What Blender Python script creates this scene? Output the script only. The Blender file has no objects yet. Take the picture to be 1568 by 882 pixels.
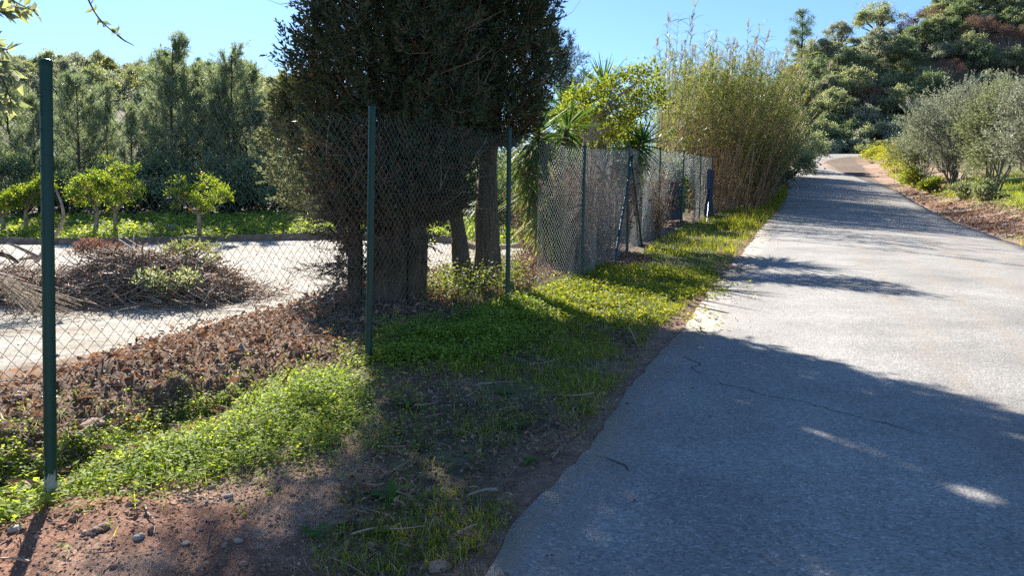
import bpy, math
import numpy as np
from mathutils import Vector
rng = np.random.default_rng(11)
R = math.radians
sc = bpy.context.scene
C = sc.collection

# ------------------------------------------------------------------ camera, sky, sun, exposure
F, CX, CY, HC, PITCH = 1207.0, 784.0, 441.0, 1.40, R(4.5)
cam_d = bpy.data.cameras.new('camera')
cam = bpy.data.objects.new('camera', cam_d)
C.objects.link(cam)
cam.location = (0, 0, HC)
cam.rotation_euler = (R(90) - PITCH, 0, 0)
cam_d.sensor_width = 36
cam_d.lens = F * 36 / 1568
cam_d.clip_start = 0.05
cam_d.clip_end = 3000
sc.camera = cam

SUN_AZ, SUN_EL = R(-22), R(32)
world = bpy.data.worlds.new('World')
sc.world = world
world.use_nodes = True
wn = world.node_tree
wn.nodes.clear()
sky = wn.nodes.new('ShaderNodeTexSky')
sky.sky_type = 'NISHITA'
sky.sun_disc = False
sky.sun_elevation = SUN_EL
sky.sun_rotation = SUN_AZ
sky.altitude = 100
sky.air_density = 1.0
sky.dust_density = 0.1
sky.ozone_density = 7.0
bg = wn.nodes.new('ShaderNodeBackground')
bg.inputs['Strength'].default_value = 0.057
wo = wn.nodes.new('ShaderNodeOutputWorld')
wn.links.new(sky.outputs[0], bg.inputs[0])
wn.links.new(bg.outputs[0], wo.inputs[0])

sun_d = bpy.data.lights.new('sun', 'SUN')
sun_d.energy = 5.0
sun_d.angle = R(0.53)
sun_d.color = (1.0, 0.93, 0.82)
sun = bpy.data.objects.new('sun', sun_d)
C.objects.link(sun)
SV = Vector((math.sin(SUN_AZ) * math.cos(SUN_EL), math.cos(SUN_AZ) * math.cos(SUN_EL), math.sin(SUN_EL)))
sun.rotation_euler = SV.to_track_quat('Z', 'Y').to_euler()
sun.location = (-10, 20, 30)

sc.view_settings.view_transform = 'Standard'
sc.view_settings.look = 'None'
sc.view_settings.exposure = 1.84
sc.view_settings.gamma = 1
sc.view_settings.use_curve_mapping = False
try:
    sc.cycles.max_bounces = 7
    sc.cycles.diffuse_bounces = 3
    sc.cycles.glossy_bounces = 2
    sc.cycles.transmission_bounces = 4
    sc.cycles.transparent_max_bounces = 6
    sc.cycles.use_denoising = False
    sc.cycles.use_adaptive_sampling = True
    sc.cycles.adaptive_threshold = 0.01
except Exception:
    pass

# ------------------------------------------------------------------ numpy helpers
_tab = np.random.default_rng(3).random((256, 256))
def vnoise(x, y):
    x = np.asarray(x, float); y = np.asarray(y, float)
    xi = np.floor(x).astype(int); yi = np.floor(y).astype(int)
    fx = x - xi; fy = y - yi
    fx = fx * fx * (3 - 2 * fx); fy = fy * fy * (3 - 2 * fy)
    a = _tab[xi & 255, yi & 255]; b = _tab[(xi + 1) & 255, yi & 255]
    c = _tab[xi & 255, (yi + 1) & 255]; d = _tab[(xi + 1) & 255, (yi + 1) & 255]
    return (a * (1 - fx) + b * fx) * (1 - fy) + (c * (1 - fx) + d * fx) * fy
def fbm(x, y, o=4):
    s = 0; a = 0.5
    for k in range(o):
        s = s + a * (vnoise(x * 2 ** k + 17.3 * k, y * 2 ** k + 9.1 * k) - 0.5)
        a *= 0.55
    return s
def sst(a, b, x):
    t = np.clip((np.asarray(x, float) - a) / (b - a), 0, 1)
    return t * t * (3 - 2 * t)
def unit(v):
    v = np.asarray(v, float)
    return v / np.maximum(np.linalg.norm(v, axis=-1, keepdims=True), 1e-9)
def rdir(n, g=None):
    g = g or rng
    return unit(g.normal(size=(n, 3)))

class MB:
    """collects geometry; build() links it as ONE mesh object"""
    def __init__(self):
        self.v = []; self.f = []; self.n = 0
    def add(self, V, Fc, mi=0, smooth=False):
        V = np.asarray(V, np.float32).reshape(-1, 3)
        Fc = np.asarray(Fc, np.int64)
        if len(Fc) == 0: return
        self.v.append(V); self.f.append((Fc + self.n, mi, smooth)); self.n += len(V)
    def mesh(self, name, mats):
        me = bpy.data.meshes.new(name)
        V = np.concatenate(self.v) if self.v else np.zeros((0, 3), np.float32)
        li = np.concatenate([f.ravel() for f, _, _ in self.f])
        lt = np.concatenate([np.full(len(f), f.shape[1]) for f, _, _ in self.f])
        ls = np.concatenate([[0], np.cumsum(lt)[:-1]])
        mi = np.concatenate([np.full(len(f), m) for f, m, _ in self.f])
        sm = np.concatenate([np.full(len(f), s) for f, _, s in self.f])
        me.vertices.add(len(V)); me.vertices.foreach_set('co', V.ravel())
        me.loops.add(len(li)); me.loops.foreach_set('vertex_index', li.astype(np.int32))
        me.polygons.add(len(lt)); me.polygons.foreach_set('loop_start', ls.astype(np.int32))
        me.polygons.foreach_set('material_index', mi.astype(np.int32))
        me.polygons.foreach_set('use_smooth', sm.astype(bool))
        for m in (mats if isinstance(mats, (list, tuple)) else [mats]):
            me.materials.append(m)
        me.update(calc_edges=True)
        return me
    def build(self, name, mats, parent=None):
        o = bpy.data.objects.new(name, self.mesh(name, mats))
        C.objects.link(o)
        if parent is not None: o.parent = parent
        return o

def leaves(mb, P, D, N, L, W, mi=0, bend=0.12):
    """diamond leaves: base P, direction D, normal N"""
    P = np.asarray(P, float); n = len(P)
    D = unit(D); N = unit(N)
    S = unit(np.cross(D, N)); N = np.cross(S, D)
    L = np.broadcast_to(np.asarray(L, float), (n,))[:, None]
    W = np.broadcast_to(np.asarray(W, float), (n,))[:, None]
    mid = P + D * L * 0.45 + N * L * bend
    V = np.stack([P, mid + S * W / 2, P + D * L, mid - S * W / 2], 1)
    mb.add(V, np.arange(4 * n).reshape(n, 4), mi)

def blades(mb, P, D, L, W, droop, nseg=3, mi=0, side=None, flat=0.5):
    """arching strip leaves"""
    P = np.asarray(P, float); n = len(P); D = unit(D)
    L = np.broadcast_to(np.asarray(L, float), (n,))[:, None]
    W = np.broadcast_to(np.asarray(W, float), (n,))[:, None]
    droop = np.broadcast_to(np.asarray(droop, float), (n,))[:, None]
    up = np.array([0, 0, 1.0])
    S = np.cross(D, up) + rng.normal(size=(n, 3)) * 0.25 if side is None else side
    S = unit(S)
    rows = []
    for k in range(nseg + 1):
        s = k / nseg
        c = P + D * L * s - up * droop * L * s * s
        w = W * (1 - s) ** 0.7 * (0.6 + 0.4 * min(1, s * 4)) / 2
        if k == nseg: w = W * 0.03
        rows += [c - S * w, c + S * w]
    V = np.stack(rows, 1)
    m = 2 * (nseg + 1)
    f = np.array([[2 * k, 2 * k + 1, 2 * k + 3, 2 * k + 2] for k in range(nseg)])
    Fc = (f[None] + (np.arange(n) * m)[:, None, None]).reshape(-1, 4)
    mb.add(V, Fc, mi)

def tube(mb, path, rad, ns=6, mi=0, cap=False):
    path = np.asarray(path, float); k = len(path)
    rad = np.broadcast_to(np.asarray(rad, float), (k,))
    T = unit(np.gradient(path, axis=0))
    ref = np.array([0.13, 0.21, 1.0]) if abs(T[:, 2]).mean() < 0.8 else np.array([1.0, 0.1, 0.05])
    A = unit(np.cross(T, ref)); B = np.cross(T, A)
    a = np.arange(ns) * 2 * math.pi / ns
    V = path[:, None] + rad[:, None, None] * (A[:, None] * np.cos(a)[None, :, None] + B[:, None] * np.sin(a)[None, :, None])
    i = np.arange(k - 1)[:, None] * ns; j = np.arange(ns)[None]
    j2 = (j + 1) % ns
    Fc = np.stack([i + j, i + j2, i + ns + j2, i + ns + j], -1).reshape(-1, 4)
    mb.add(V, Fc, mi, True)
    if cap:
        for e in (0, k - 1):
            ring = V[e]
            cc = ring.mean(0)
            VV = np.concatenate([ring, cc[None]])
            mb.add(VV, np.array([[q, (q + 1) % ns, ns] for q in range(ns)]), mi)

def tubes(mb, P, rad, ns=3, mi=0):
    """many tubes at once: P (n,k,3), rad (n,k)"""
    n, k, _ = P.shape
    rad = np.broadcast_to(rad, (n, k))
    T = unit(np.gradient(P, axis=1))
    A = unit(np.cross(T, np.array([0.31, 0.52, 0.79]))); B = np.cross(T, A)
    a = np.arange(ns) * 2 * math.pi / ns
    V = P[:, :, None] + rad[:, :, None, None] * (A[:, :, None] * np.cos(a)[:, None] + B[:, :, None] * np.sin(a)[:, None])
    b = np.arange(n)[:, None, None] * k * ns
    i = np.arange(k - 1)[None, :, None] * ns; j = np.arange(ns)[None, None]
    j2 = (j + 1) % ns
    Fc = np.stack([b + i + j, b + i + j2, b + i + ns + j2, b + i + ns + j], -1).reshape(-1, 4)
    mb.add(V.reshape(-1, 3), Fc, mi, True)

def stamp(mb, TV, TF, P, Bx, By, Bz, S, mi=0):
    """copies of a template mesh: TV (m,3), TF (f,k), frames Bx By Bz (n,3), scale (n)"""
    n = len(P); m = len(TV)
    S = np.broadcast_to(np.asarray(S, float), (n,))[:, None, None]
    V = P[:, None] + S * (TV[None, :, 0:1] * Bx[:, None] + TV[None, :, 1:2] * By[:, None] + TV[None, :, 2:3] * Bz[:, None])
    Fc = (TF[None] + (np.arange(n) * m)[:, None, None]).reshape(-1, TF.shape[1])
    mb.add(V.reshape(-1, 3), Fc, mi)

def frames(D, roll=None):
    D = unit(D)
    X = unit(np.cross(D, np.array([0.05, 0.1, 1.0]) + rng.normal(size=D.shape) * 0.5))
    return X, D, np.cross(X, D)

def bez(a, b, c, n=8):
    t = np.linspace(0, 1, n)[:, None]
    a, b, c = map(lambda q: np.asarray(q, float), (a, b, c))
    return (1 - t) ** 2 * a + 2 * t * (1 - t) * b + t * t * c

def blob(mb, c, r, seed=0, sub=1, sq=(1, 1, 1), rough=0.25, mi=0, smooth=False):
    """an angular stone: displaced icosphere"""
    t = (1 + 5 ** 0.5) / 2
    V = unit(np.array([[-1, t, 0], [1, t, 0], [-1, -t, 0], [1, -t, 0], [0, -1, t], [0, 1, t], [0, -1, -t], [0, 1, -t], [t, 0, -1], [t, 0, 1], [-t, 0, -1], [-t, 0, 1]], float))
    Fc = [[0, 11, 5], [0, 5, 1], [0, 1, 7], [0, 7, 10], [0, 10, 11], [1, 5, 9], [5, 11, 4], [11, 10, 2], [10, 7, 6], [7, 1, 8], [3, 9, 4], [3, 4, 2], [3, 2, 6], [3, 6, 8], [3, 8, 9], [4, 9, 5], [2, 4, 11], [6, 2, 10], [8, 6, 7], [9, 8, 1]]
    for _ in range(sub):
        V = list(V); mid = {}; nf = []
        def m(a, b):
            k = (min(a, b), max(a, b))
            if k not in mid:
                mid[k] = len(V); V.append(unit((np.array(V[a]) + np.array(V[b])) / 2))
            return mid[k]
        for a, b, d in Fc:
            x, y, z = m(a, b), m(b, d), m(d, a)
            nf += [[a, x, z], [b, y, x], [d, z, y], [x, y, z]]
        Fc = nf; V = np.array(V)
    g = np.random.default_rng(seed)
    k = rdir(7, g); h = g.uniform(0.55, 0.95, 7)
    d = V @ k.T
    rr = np.min(np.where(d > 0.05, h[None] / np.maximum(d, 0.05), 9), 1)
    rr = np.minimum(rr, 1.0) * (1 + g.normal(size=len(V)) * rough * 0.15)
    V = V * rr[:, None] * np.array(sq) * r + np.asarray(c)
    mb.add(V, np.array(Fc), mi, smooth)

# ------------------------------------------------------------------ object helpers
def tag(o, label=None, cat=None, group=None, kind=None):
    if label: o['label'] = label
    if cat: o['category'] = cat
    if group: o['group'] = group
    if kind: o['kind'] = kind
    return o
def thing(name, label, cat, loc=(0, 0, 0), group=None):
    o = bpy.data.objects.new(name, None); C.objects.link(o)
    o.empty_display_size = 0.2
    o.location = [float(q) for q in loc]
    return tag(o, label, cat, group)
def copy_tree(o, parent=None):
    c = o.copy(); C.objects.link(c)
    if parent is not None: c.parent = parent
    for ch in list(o.children): copy_tree(ch, c)
    return c

# ------------------------------------------------------------------ materials
def newmat(name):
    m = bpy.data.materials.new(name); m.use_nodes = True
    nt = m.node_tree; nt.nodes.clear()
    out = nt.nodes.new('ShaderNodeOutputMaterial')
    return m, nt, out
def node(nt, t, **kw):
    n = nt.nodes.new(t)
    for k, v in kw.items(): setattr(n, k, v)
    return n
def ramp(nt, cols, fac):
    r = node(nt, 'ShaderNodeValToRGB')
    e = r.color_ramp.elements
    while len(e) < len(cols): e.new(0.5)
    for i, (p, c) in enumerate(cols):
        e[i].position = p; e[i].color = (*c, 1)
    nt.links.new(fac, r.inputs[0])
    return r.outputs[0]
def leafmat(name, cols, transl=0.35, tint=(1.15, 1.2, 0.6), rough=0.45, spec=0.35):
    """leaf colours vary leaf by leaf (random per island); light passes through the blade"""
    m, nt, out = newmat(name)
    g = node(nt, 'ShaderNodeNewGeometry')
    n = len(cols)
    c = ramp(nt, [(i / max(1, n - 1), cc) for i, cc in enumerate(cols)], g.outputs['Random Per Island'])
    p = node(nt, 'ShaderNodeBsdfPrincipled')
    p.inputs['Roughness'].default_value = rough
    p.inputs['Specular IOR Level'].default_value = spec
    nt.links.new(c, p.inputs['Base Color'])
    if transl > 0:
        t = node(nt, 'ShaderNodeBsdfTranslucent')
        mx = node(nt, 'ShaderNodeMix', data_type='RGBA', blend_type='MULTIPLY')
        mx.inputs[0].default_value = 1
        nt.links.new(c, mx.inputs[6]); mx.inputs[7].default_value = (*tint, 1)
        nt.links.new(mx.outputs[2], t.inputs[0])
        ms = node(nt, 'ShaderNodeMixShader'); ms.inputs[0].default_value = transl
        nt.links.new(p.outputs[0], ms.inputs[1]); nt.links.new(t.outputs[0], ms.inputs[2])
        nt.links.new(ms.outputs[0], out.inputs[0])
    else:
        nt.links.new(p.outputs[0], out.inputs[0])
    return m
def noisemat(name, cols, scale=8, rough=0.85, spec=0.3, bump=0.3, stretch=(1, 1, 1), detail=6, coords='Object', bdist=0.01):
    m, nt, out = newmat(name)
    tc = node(nt, 'ShaderNodeTexCoord'); mp = node(nt, 'ShaderNodeMapping')
    mp.inputs['Scale'].default_value = stretch
    nt.links.new(tc.outputs[coords], mp.inputs[0])
    n = node(nt, 'ShaderNodeTexNoise'); n.inputs['Scale'].default_value = scale; n.inputs['Detail'].default_value = detail
    nt.links.new(mp.outputs[0], n.inputs[0])
    k = len(cols)
    c = ramp(nt, [(0.3 + 0.4 * i / max(1, k - 1), cc) for i, cc in enumerate(cols)], n.outputs[0])
    p = node(nt, 'ShaderNodeBsdfPrincipled')
    p.inputs['Roughness'].default_value = rough; p.inputs['Specular IOR Level'].default_value = spec
    nt.links.new(c, p.inputs['Base Color'])
    if bump:
        b = node(nt, 'ShaderNodeBump'); b.inputs['Strength'].default_value = bump; b.inputs['Distance'].default_value = bdist
        nt.links.new(n.outputs[0], b.inputs['Height']); nt.links.new(b.outputs[0], p.inputs['Normal'])
    nt.links.new(p.outputs[0], out.inputs[0])
    return m

M = {}
M['bark'] = noisemat('cypress bark', [(0.05, 0.037, 0.027), (0.115, 0.085, 0.062), (0.18, 0.135, 0.10)], 9, 0.9, 0.2, 0.9, (6, 6, 0.8), bdist=0.03)
M['bark_dark'] = noisemat('dark bark', [(0.045, 0.035, 0.028), (0.11, 0.085, 0.065)], 8, 0.9, 0.2, 0.6, (5, 5, 1))
M['bark_grey'] = noisemat('grey bark', [(0.12, 0.10, 0.085), (0.27, 0.235, 0.20)], 8, 0.9, 0.2, 0.5, (5, 5, 1))
M['bark_pale'] = noisemat('pale citrus bark', [(0.2, 0.15, 0.11), (0.40, 0.33, 0.26)], 8, 0.9, 0.2, 0.4, (4, 4, 1))
M['twig_dead'] = leafmat('dead twig', [(0.150, 0.098, 0.068), (0.300, 0.195, 0.135), (0.435, 0.315, 0.232)], 0, rough=0.85)
M['twig_grey'] = leafmat('grey dry twig', [(0.16, 0.11, 0.075), (0.32, 0.235, 0.165), (0.50, 0.42, 0.345), (0.25, 0.14, 0.09), (0.6, 0.53, 0.46)], 0, rough=0.75)
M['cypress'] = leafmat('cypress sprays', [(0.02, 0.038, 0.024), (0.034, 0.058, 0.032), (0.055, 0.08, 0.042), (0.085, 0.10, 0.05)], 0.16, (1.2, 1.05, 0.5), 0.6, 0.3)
M['cypress_dead'] = leafmat('dead cypress sprays', [(0.075, 0.055, 0.035), (0.12, 0.085, 0.055), (0.16, 0.12, 0.08), (0.10, 0.085, 0.05)], 0.2, (1.2, 0.9, 0.6), 0.8, 0.15)
M['cypress_lit'] = leafmat('sunlit olive conifer sprays', [(0.081, 0.104, 0.056), (0.149, 0.163, 0.088), (0.218, 0.215, 0.120)], 0.35, (1.05, 1.05, 0.8), 0.6, 0.3)  # paler than the cypress sprays, their sunlit look put into the colour
M['casuarina'] = leafmat('casuarina needles', [(0.092, 0.141, 0.099), (0.175, 0.234, 0.151), (0.271, 0.326, 0.212), (0.347, 0.376, 0.249)], 0.45, (1.1, 1.1, 0.75), 0.55, 0.3)
M['casuarina_blue'] = leafmat('blue green needles', [(0.05, 0.085, 0.085), (0.09, 0.13, 0.12), (0.12, 0.16, 0.14)], 0.3, (1.0, 1.1, 0.9), 0.55, 0.3)
M['oak'] = leafmat('holm oak leaves', [(0.120, 0.153, 0.102), (0.225, 0.263, 0.161), (0.344, 0.370, 0.248), (0.450, 0.463, 0.336)], 0.42, (1.15, 1.15, 0.6), 0.5, 0.4)
M['oak_dark'] = leafmat('dark oak leaves', [(0.066, 0.112, 0.073), (0.139, 0.200, 0.118), (0.223, 0.284, 0.167), (0.307, 0.349, 0.209)], 0.35, (1.15, 1.15, 0.6), 0.5, 0.35)
M['oak_grey'] = leafmat('grey green scrub leaves', [(0.150, 0.176, 0.137), (0.248, 0.280, 0.211), (0.352, 0.380, 0.303), (0.440, 0.464, 0.377)], 0.4, (1.1, 1.1, 0.8), 0.5, 0.4)
M['oak_red'] = leafmat('reddish bare twigs', [(0.133, 0.077, 0.061), (0.221, 0.128, 0.097), (0.265, 0.166, 0.128), (0.166, 0.133, 0.094)], 0.3, (1.1, 0.9, 0.8), 0.7, 0.2)
M['oak_warm'] = leafmat('yellowish oak leaves', [(0.112, 0.133, 0.060), (0.197, 0.224, 0.097), (0.281, 0.291, 0.141), (0.351, 0.343, 0.179)], 0.4, (1.15, 1.15, 0.6), 0.5, 0.4)
M['pine'] = leafmat('pine needles', [(0.079, 0.122, 0.070), (0.140, 0.201, 0.109), (0.210, 0.263, 0.149)], 0.4, (1.1, 1.15, 0.6), 0.5, 0.3)
M['olive'] = leafmat('olive leaves', [(0.13, 0.145, 0.10), (0.22, 0.235, 0.18), (0.33, 0.345, 0.29), (0.46, 0.47, 0.43)], 0.33, (1.1, 1.15, 0.8), 0.5, 0.2)
M['olive_green'] = leafmat('green olive leaves', [(0.11, 0.14, 0.06), (0.19, 0.215, 0.115), (0.27, 0.29, 0.175), (0.38, 0.39, 0.30)], 0.35, (1.1, 1.15, 0.7), 0.5, 0.2)
M['citrus'] = leafmat('orange tree leaves', [(0.063, 0.119, 0.023), (0.127, 0.194, 0.033), (0.218, 0.281, 0.052), (0.345, 0.367, 0.089)], 0.55, (1.25, 1.25, 0.4), 0.45, 0.35)
M['loquat'] = leafmat('light green leaves', [(0.09, 0.13, 0.03), (0.16, 0.20, 0.045), (0.23, 0.27, 0.065), (0.33, 0.33, 0.09)], 0.5, (1.2, 1.2, 0.4), 0.6, 0.15)
M['yellow_shrub'] = leafmat('yellow green shrub leaves', [(0.16, 0.23, 0.04), (0.27, 0.32, 0.06), (0.42, 0.38, 0.06), (0.5, 0.42, 0.09)], 0.45, (1.2, 1.2, 0.4), 0.5, 0.3)
M['yucca'] = leafmat('yucca blades', [(0.03, 0.075, 0.03), (0.055, 0.12, 0.04), (0.09, 0.165, 0.055)], 0.35, (1.3, 1.3, 0.4), 0.6, 0.12)
M['yucca_hang'] = leafmat('hanging yucca blades', [(0.06, 0.11, 0.03), (0.12, 0.18, 0.045), (0.20, 0.26, 0.07), (0.3, 0.27, 0.12)], 0.45, (1.25, 1.2, 0.4), 0.7, 0.1)
M['reed_stem'] = leafmat('dry reed stem', [(0.145, 0.082, 0.049), (0.246, 0.148, 0.086), (0.340, 0.221, 0.131), (0.281, 0.221, 0.098)], 0, rough=0.5)
M['reed_leaf'] = leafmat('reed leaves', [(0.086, 0.135, 0.043), (0.140, 0.198, 0.064), (0.218, 0.261, 0.085), (0.328, 0.324, 0.111)], 0.4, (1.2, 1.1, 0.5), 0.5, 0.25)
M['reed_dry'] = leafmat('dry reed leaves', [(0.139, 0.086, 0.049), (0.246, 0.156, 0.086), (0.353, 0.246, 0.148)], 0.35, (1.1, 1.0, 0.8), 0.6, 0.25)
M['reed_plume'] = leafmat('reed plume', [(0.3, 0.26, 0.19), (0.42, 0.37, 0.28)], 0.4, (1, 1, 0.9), 0.8, 0.1)
M['herb'] = leafmat('low herb leaves', [(0.121, 0.197, 0.034), (0.206, 0.302, 0.055), (0.315, 0.413, 0.085), (0.448, 0.530, 0.157)], 0.58, (1.3, 1.2, 0.45), 0.65, 0.15)
M['grass'] = leafmat('grass blades', [(0.101, 0.167, 0.022), (0.176, 0.241, 0.032), (0.284, 0.333, 0.045), (0.446, 0.414, 0.090)], 0.55, (1.3, 1.2, 0.35), 0.6, 0.15)
M['grass_dry'] = leafmat('dry grass blades', [(0.25, 0.19, 0.11), (0.38, 0.31, 0.19), (0.48, 0.42, 0.29)], 0.3, (1, 1, 0.8), 0.7, 0.2)
M['dock'] = leafmat('broad weed leaves', [(0.05, 0.12, 0.025), (0.08, 0.165, 0.035), (0.13, 0.225, 0.05)], 0.4, (1.2, 1.25, 0.4), 0.7, 0.12)
M['litter'] = leafmat('dead leaf litter', [(0.067, 0.040, 0.027), (0.142, 0.085, 0.057), (0.237, 0.147, 0.098), (0.342, 0.233, 0.162), (0.437, 0.332, 0.255)], 0.28, (1, 0.8, 0.6), 0.8, 0.2)
M['clod'] = leafmat('red earth crumbs', [(0.17, 0.095, 0.07), (0.24, 0.15, 0.115), (0.33, 0.23, 0.18), (0.45, 0.37, 0.31)], 0, rough=0.9, spec=0.15)
M['stone'] = noisemat('pale stone', [(0.22, 0.19, 0.16), (0.38, 0.34, 0.29), (0.5, 0.46, 0.41)], 14, 0.85, 0.3, 0.5)
M['stone_brown'] = noisemat('brown stone', [(0.13, 0.085, 0.065), (0.24, 0.165, 0.125), (0.33, 0.25, 0.2)], 14, 0.9, 0.2, 0.5)
M['fence'] = noisemat('green plastic coat', [(0.010, 0.045, 0.030), (0.013, 0.055, 0.036)], 20, 0.3, 0.25, 0.0)
M['wire'] = noisemat('green coated wire', [(0.016, 0.045, 0.034), (0.03, 0.068, 0.052)], 30, 0.38, 0.55, 0.0)
M['fence_blue'] = noisemat('blue green plastic coat', [(0.008, 0.05, 0.065), (0.012, 0.06, 0.075)], 20, 0.35, 0.3, 0.0)
M['wire_pale'] = noisemat('weathered pale wire', [(0.22, 0.25, 0.24), (0.33, 0.36, 0.35)], 30, 0.4, 0.5, 0.0)
M['wire_thin'] = noisemat('pale galvanised wire', [(0.4, 0.4, 0.4), (0.5, 0.5, 0.5)], 20, 0.4, 0.5, 0.0)
M['tarp'] = noisemat('dark blue sheeting', [(0.012, 0.025, 0.055), (0.025, 0.045, 0.09)], 3, 0.6, 0.4, 0.4, (2, 2, 0.5))
M['tarp_grey'] = noisemat('grey blue board', [(0.03, 0.038, 0.055), (0.055, 0.065, 0.085)], 4, 0.75, 0.3, 0.2)
M['kerb'] = noisemat('weathered edging', [(0.14, 0.10, 0.075), (0.27, 0.21, 0.165)], 6, 0.9, 0.2, 0.5)
M['orange'] = noisemat('orange peel', [(0.75, 0.30, 0.03), (0.85, 0.40, 0.05)], 10, 0.5, 0.4, 0.1)
M['dryleaf'] = leafmat('large tan dead leaf', [(0.32, 0.2, 0.09), (0.42, 0.29, 0.14)], 0.35, (1.1, 1, 0.7), 0.7, 0.2)
M['stickpale'] = noisemat('pale dry stick', [(0.26, 0.2, 0.14), (0.45, 0.37, 0.28)], 12, 0.85, 0.2, 0.4, (3, 3, 3))

# post with the worn foot: bare pale patch in the coat near the ground
def post_worn():
    m, nt, out = newmat('green post with worn foot')
    tc = node(nt, 'ShaderNodeTexCoord'); sp = node(nt, 'ShaderNodeSeparateXYZ')
    nt.links.new(tc.outputs['Object'], sp.inputs[0])
    n = node(nt, 'ShaderNodeTexNoise'); n.inputs['Scale'].default_value = 22; n.inputs['Detail'].default_value = 5
    mp = node(nt, 'ShaderNodeMapping'); mp.inputs['Scale'].default_value = (2.2, 2.2, 0.6)
    nt.links.new(tc.outputs['Object'], mp.inputs[0]); nt.links.new(mp.outputs[0], n.inputs[0])
    a = node(nt, 'ShaderNodeMapRange'); a.inputs[1].default_value = 0.04; a.inputs[2].default_value = 0.24; a.inputs[3].default_value = 0.16; a.inputs[4].default_value = -0.25
    nt.links.new(sp.outputs[2], a.inputs[0])
    s = node(nt, 'ShaderNodeMath', operation='ADD'); nt.links.new(n.outputs[0], s.inputs[0]); nt.links.new(a.outputs[0], s.inputs[1])
    c = ramp(nt, [(0.0, (0.010, 0.05, 0.033)), (0.53, (0.010, 0.05, 0.033)), (0.56, (0.30, 0.29, 0.27)), (1.0, (0.42, 0.40, 0.37))], s.outputs[0])
    p = node(nt, 'ShaderNodeBsdfPrincipled'); p.inputs['Roughness'].default_value = 0.33; p.inputs['Specular IOR Level'].default_value = 0.25
    nt.links.new(c, p.inputs['Base Color']); nt.links.new(p.outputs[0], out.inputs[0])
    return m
M['post_worn'] = post_worn()

# ------------------------------------------------------------------ the lie of the land
SLOPE = 0.0671
def ray(px, py):
    a = (px - CX) / F; b = (CY - py) / F
    d = np.array([a, math.cos(PITCH) + b * math.sin(PITCH), -math.sin(PITCH) + b * math.cos(PITCH)])
    return d                       # depth along the axis = 1
def P3(px, py, Z):
    return np.array([0, 0, HC]) + ray(px, py) * Z
UX, UY = 0.3478, 0.9376            # fence direction
FX, FY = -0.04, 8.5
def dt(x, y):
    return -(x - FX) * UY + (y - FY) * UX, (x - FX) * UX + (y - FY) * UY
RIDGE_PX = [-3000, -1200, -200, 0, 200, 300, 400, 450, 600, 800, 950, 1100, 1150, 1190, 1230, 1280, 1330, 1390, 1450, 1568, 1800, 3000]
RIDGE_PY = [140, 140, 142, 142, 138, 142, 154, 172, 205, 250, 260, 240, 190, 140, 104, 78, 66, 54, 30, 5, -30, -30]
ROAD = None
def H(x, y, micro=True):
    x = np.asarray(x, float); y = np.asarray(y, float)
    d, t = dt(x, y)
    yc = np.clip(y, -30, 75)
    z = SLOPE * yc
    # the road climbs more steeply beyond the fence
    e = np.interp(yc, [22, 30, 40, 52, 60, 66, 72, 80], [0, 0.27, 0.71, 1.37, 1.9, 2.4, 3.0, 3.3])
    z = z + e * (1 - sst(1.0, 5.0, d))
    # yard side: ditch, mulch hump, sunken gravel yard
    dn = d + 0.35 * fbm(t * 0.9, d * 0.4, 3)
    fade = 1 - sst(9, 16, t)
    prof = np.interp(dn, [-0.1, 0.25, 0.6, 0.85, 1.3, 1.9, 2.6, 3.4, 5.0], [0, -0.10, -0.36, -0.36, -0.10, -0.02, -0.25, -0.55, -0.62])
    prof2 = np.interp(dn, [0, 0.6, 2.5, 4.5], [0, -0.05, -0.2, -0.6])
    wd = 1 - sst(-4.4, -1.6, t)
    z = z + (prof * wd + prof2 * (1 - wd)) * (1 - 0.4 * (1 - fade))
    # bank beyond the road's far side
    b = np.interp(-d, [6.9, 7.6, 9.2, 12, 20, 40], [0, 0.10, 0.60, 1.0, 1.5, 2.0])
    z = z + b * sst(4, 14, y) * (1 - sst(50, 62, y))
    # hills
    yy = np.maximum(y, 1.0)
    px = CX + F * np.clip(x / yy, -2.2, 2.2)
    wr_ = sst(700, 1100, px)
    r = np.hypot(x, y) * (1 - wr_) + y * wr_
    r0 = np.interp(px, [0, 600, 1000, 1250, 1420], [56, 58, 88, 85, 85])
    r1 = np.interp(px, [0, 800, 1200], [122, 135, 128])
    zr = HC + (346 - np.interp(px, RIDGE_PX, RIDGE_PY)) / F * r1 * (np.cos(np.arctan(np.clip(x / yy, -2.2, 2.2))) * (1 - wr_) + wr_)
    k = np.clip((r - r0) / (r1 - r0), 0, 1)
    k = 0.35 * k + 0.65 * k * k * (3 - 2 * k)
    wy = np.clip((y - 8) / 30, 0, 1)
    z = z + np.maximum(zr - z, 0) * k * wy
    z = np.where(r > r1, z - (r - r1) * 0.05, z)
    if micro:
        inroad = (d < -1.95) & (d > -6.95)
        amp = np.where(d > 0.2, 0.16, 0.07) * np.where((d > 3.2) & (y < 24), 0.25, 1.0)
        amp = np.where(inroad, 0.0, amp)
        amp = amp * np.clip(np.minimum(np.abs(d + 1.95), np.abs(d + 6.95)) / 0.35, 0.15, 1)
        z = z + amp * fbm(x * 1.7, y * 1.7, 4)
        rough = np.where((d > 0.15) & (d < 3.2), 0.22, 0.0)
        z = z + rough * np.abs(fbm(x * 5, y * 5, 3))
        z = z + np.where(r > 50, 1.6 * fbm(x * 0.06, y * 0.06, 3) * wy, 0)
    return z
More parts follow.
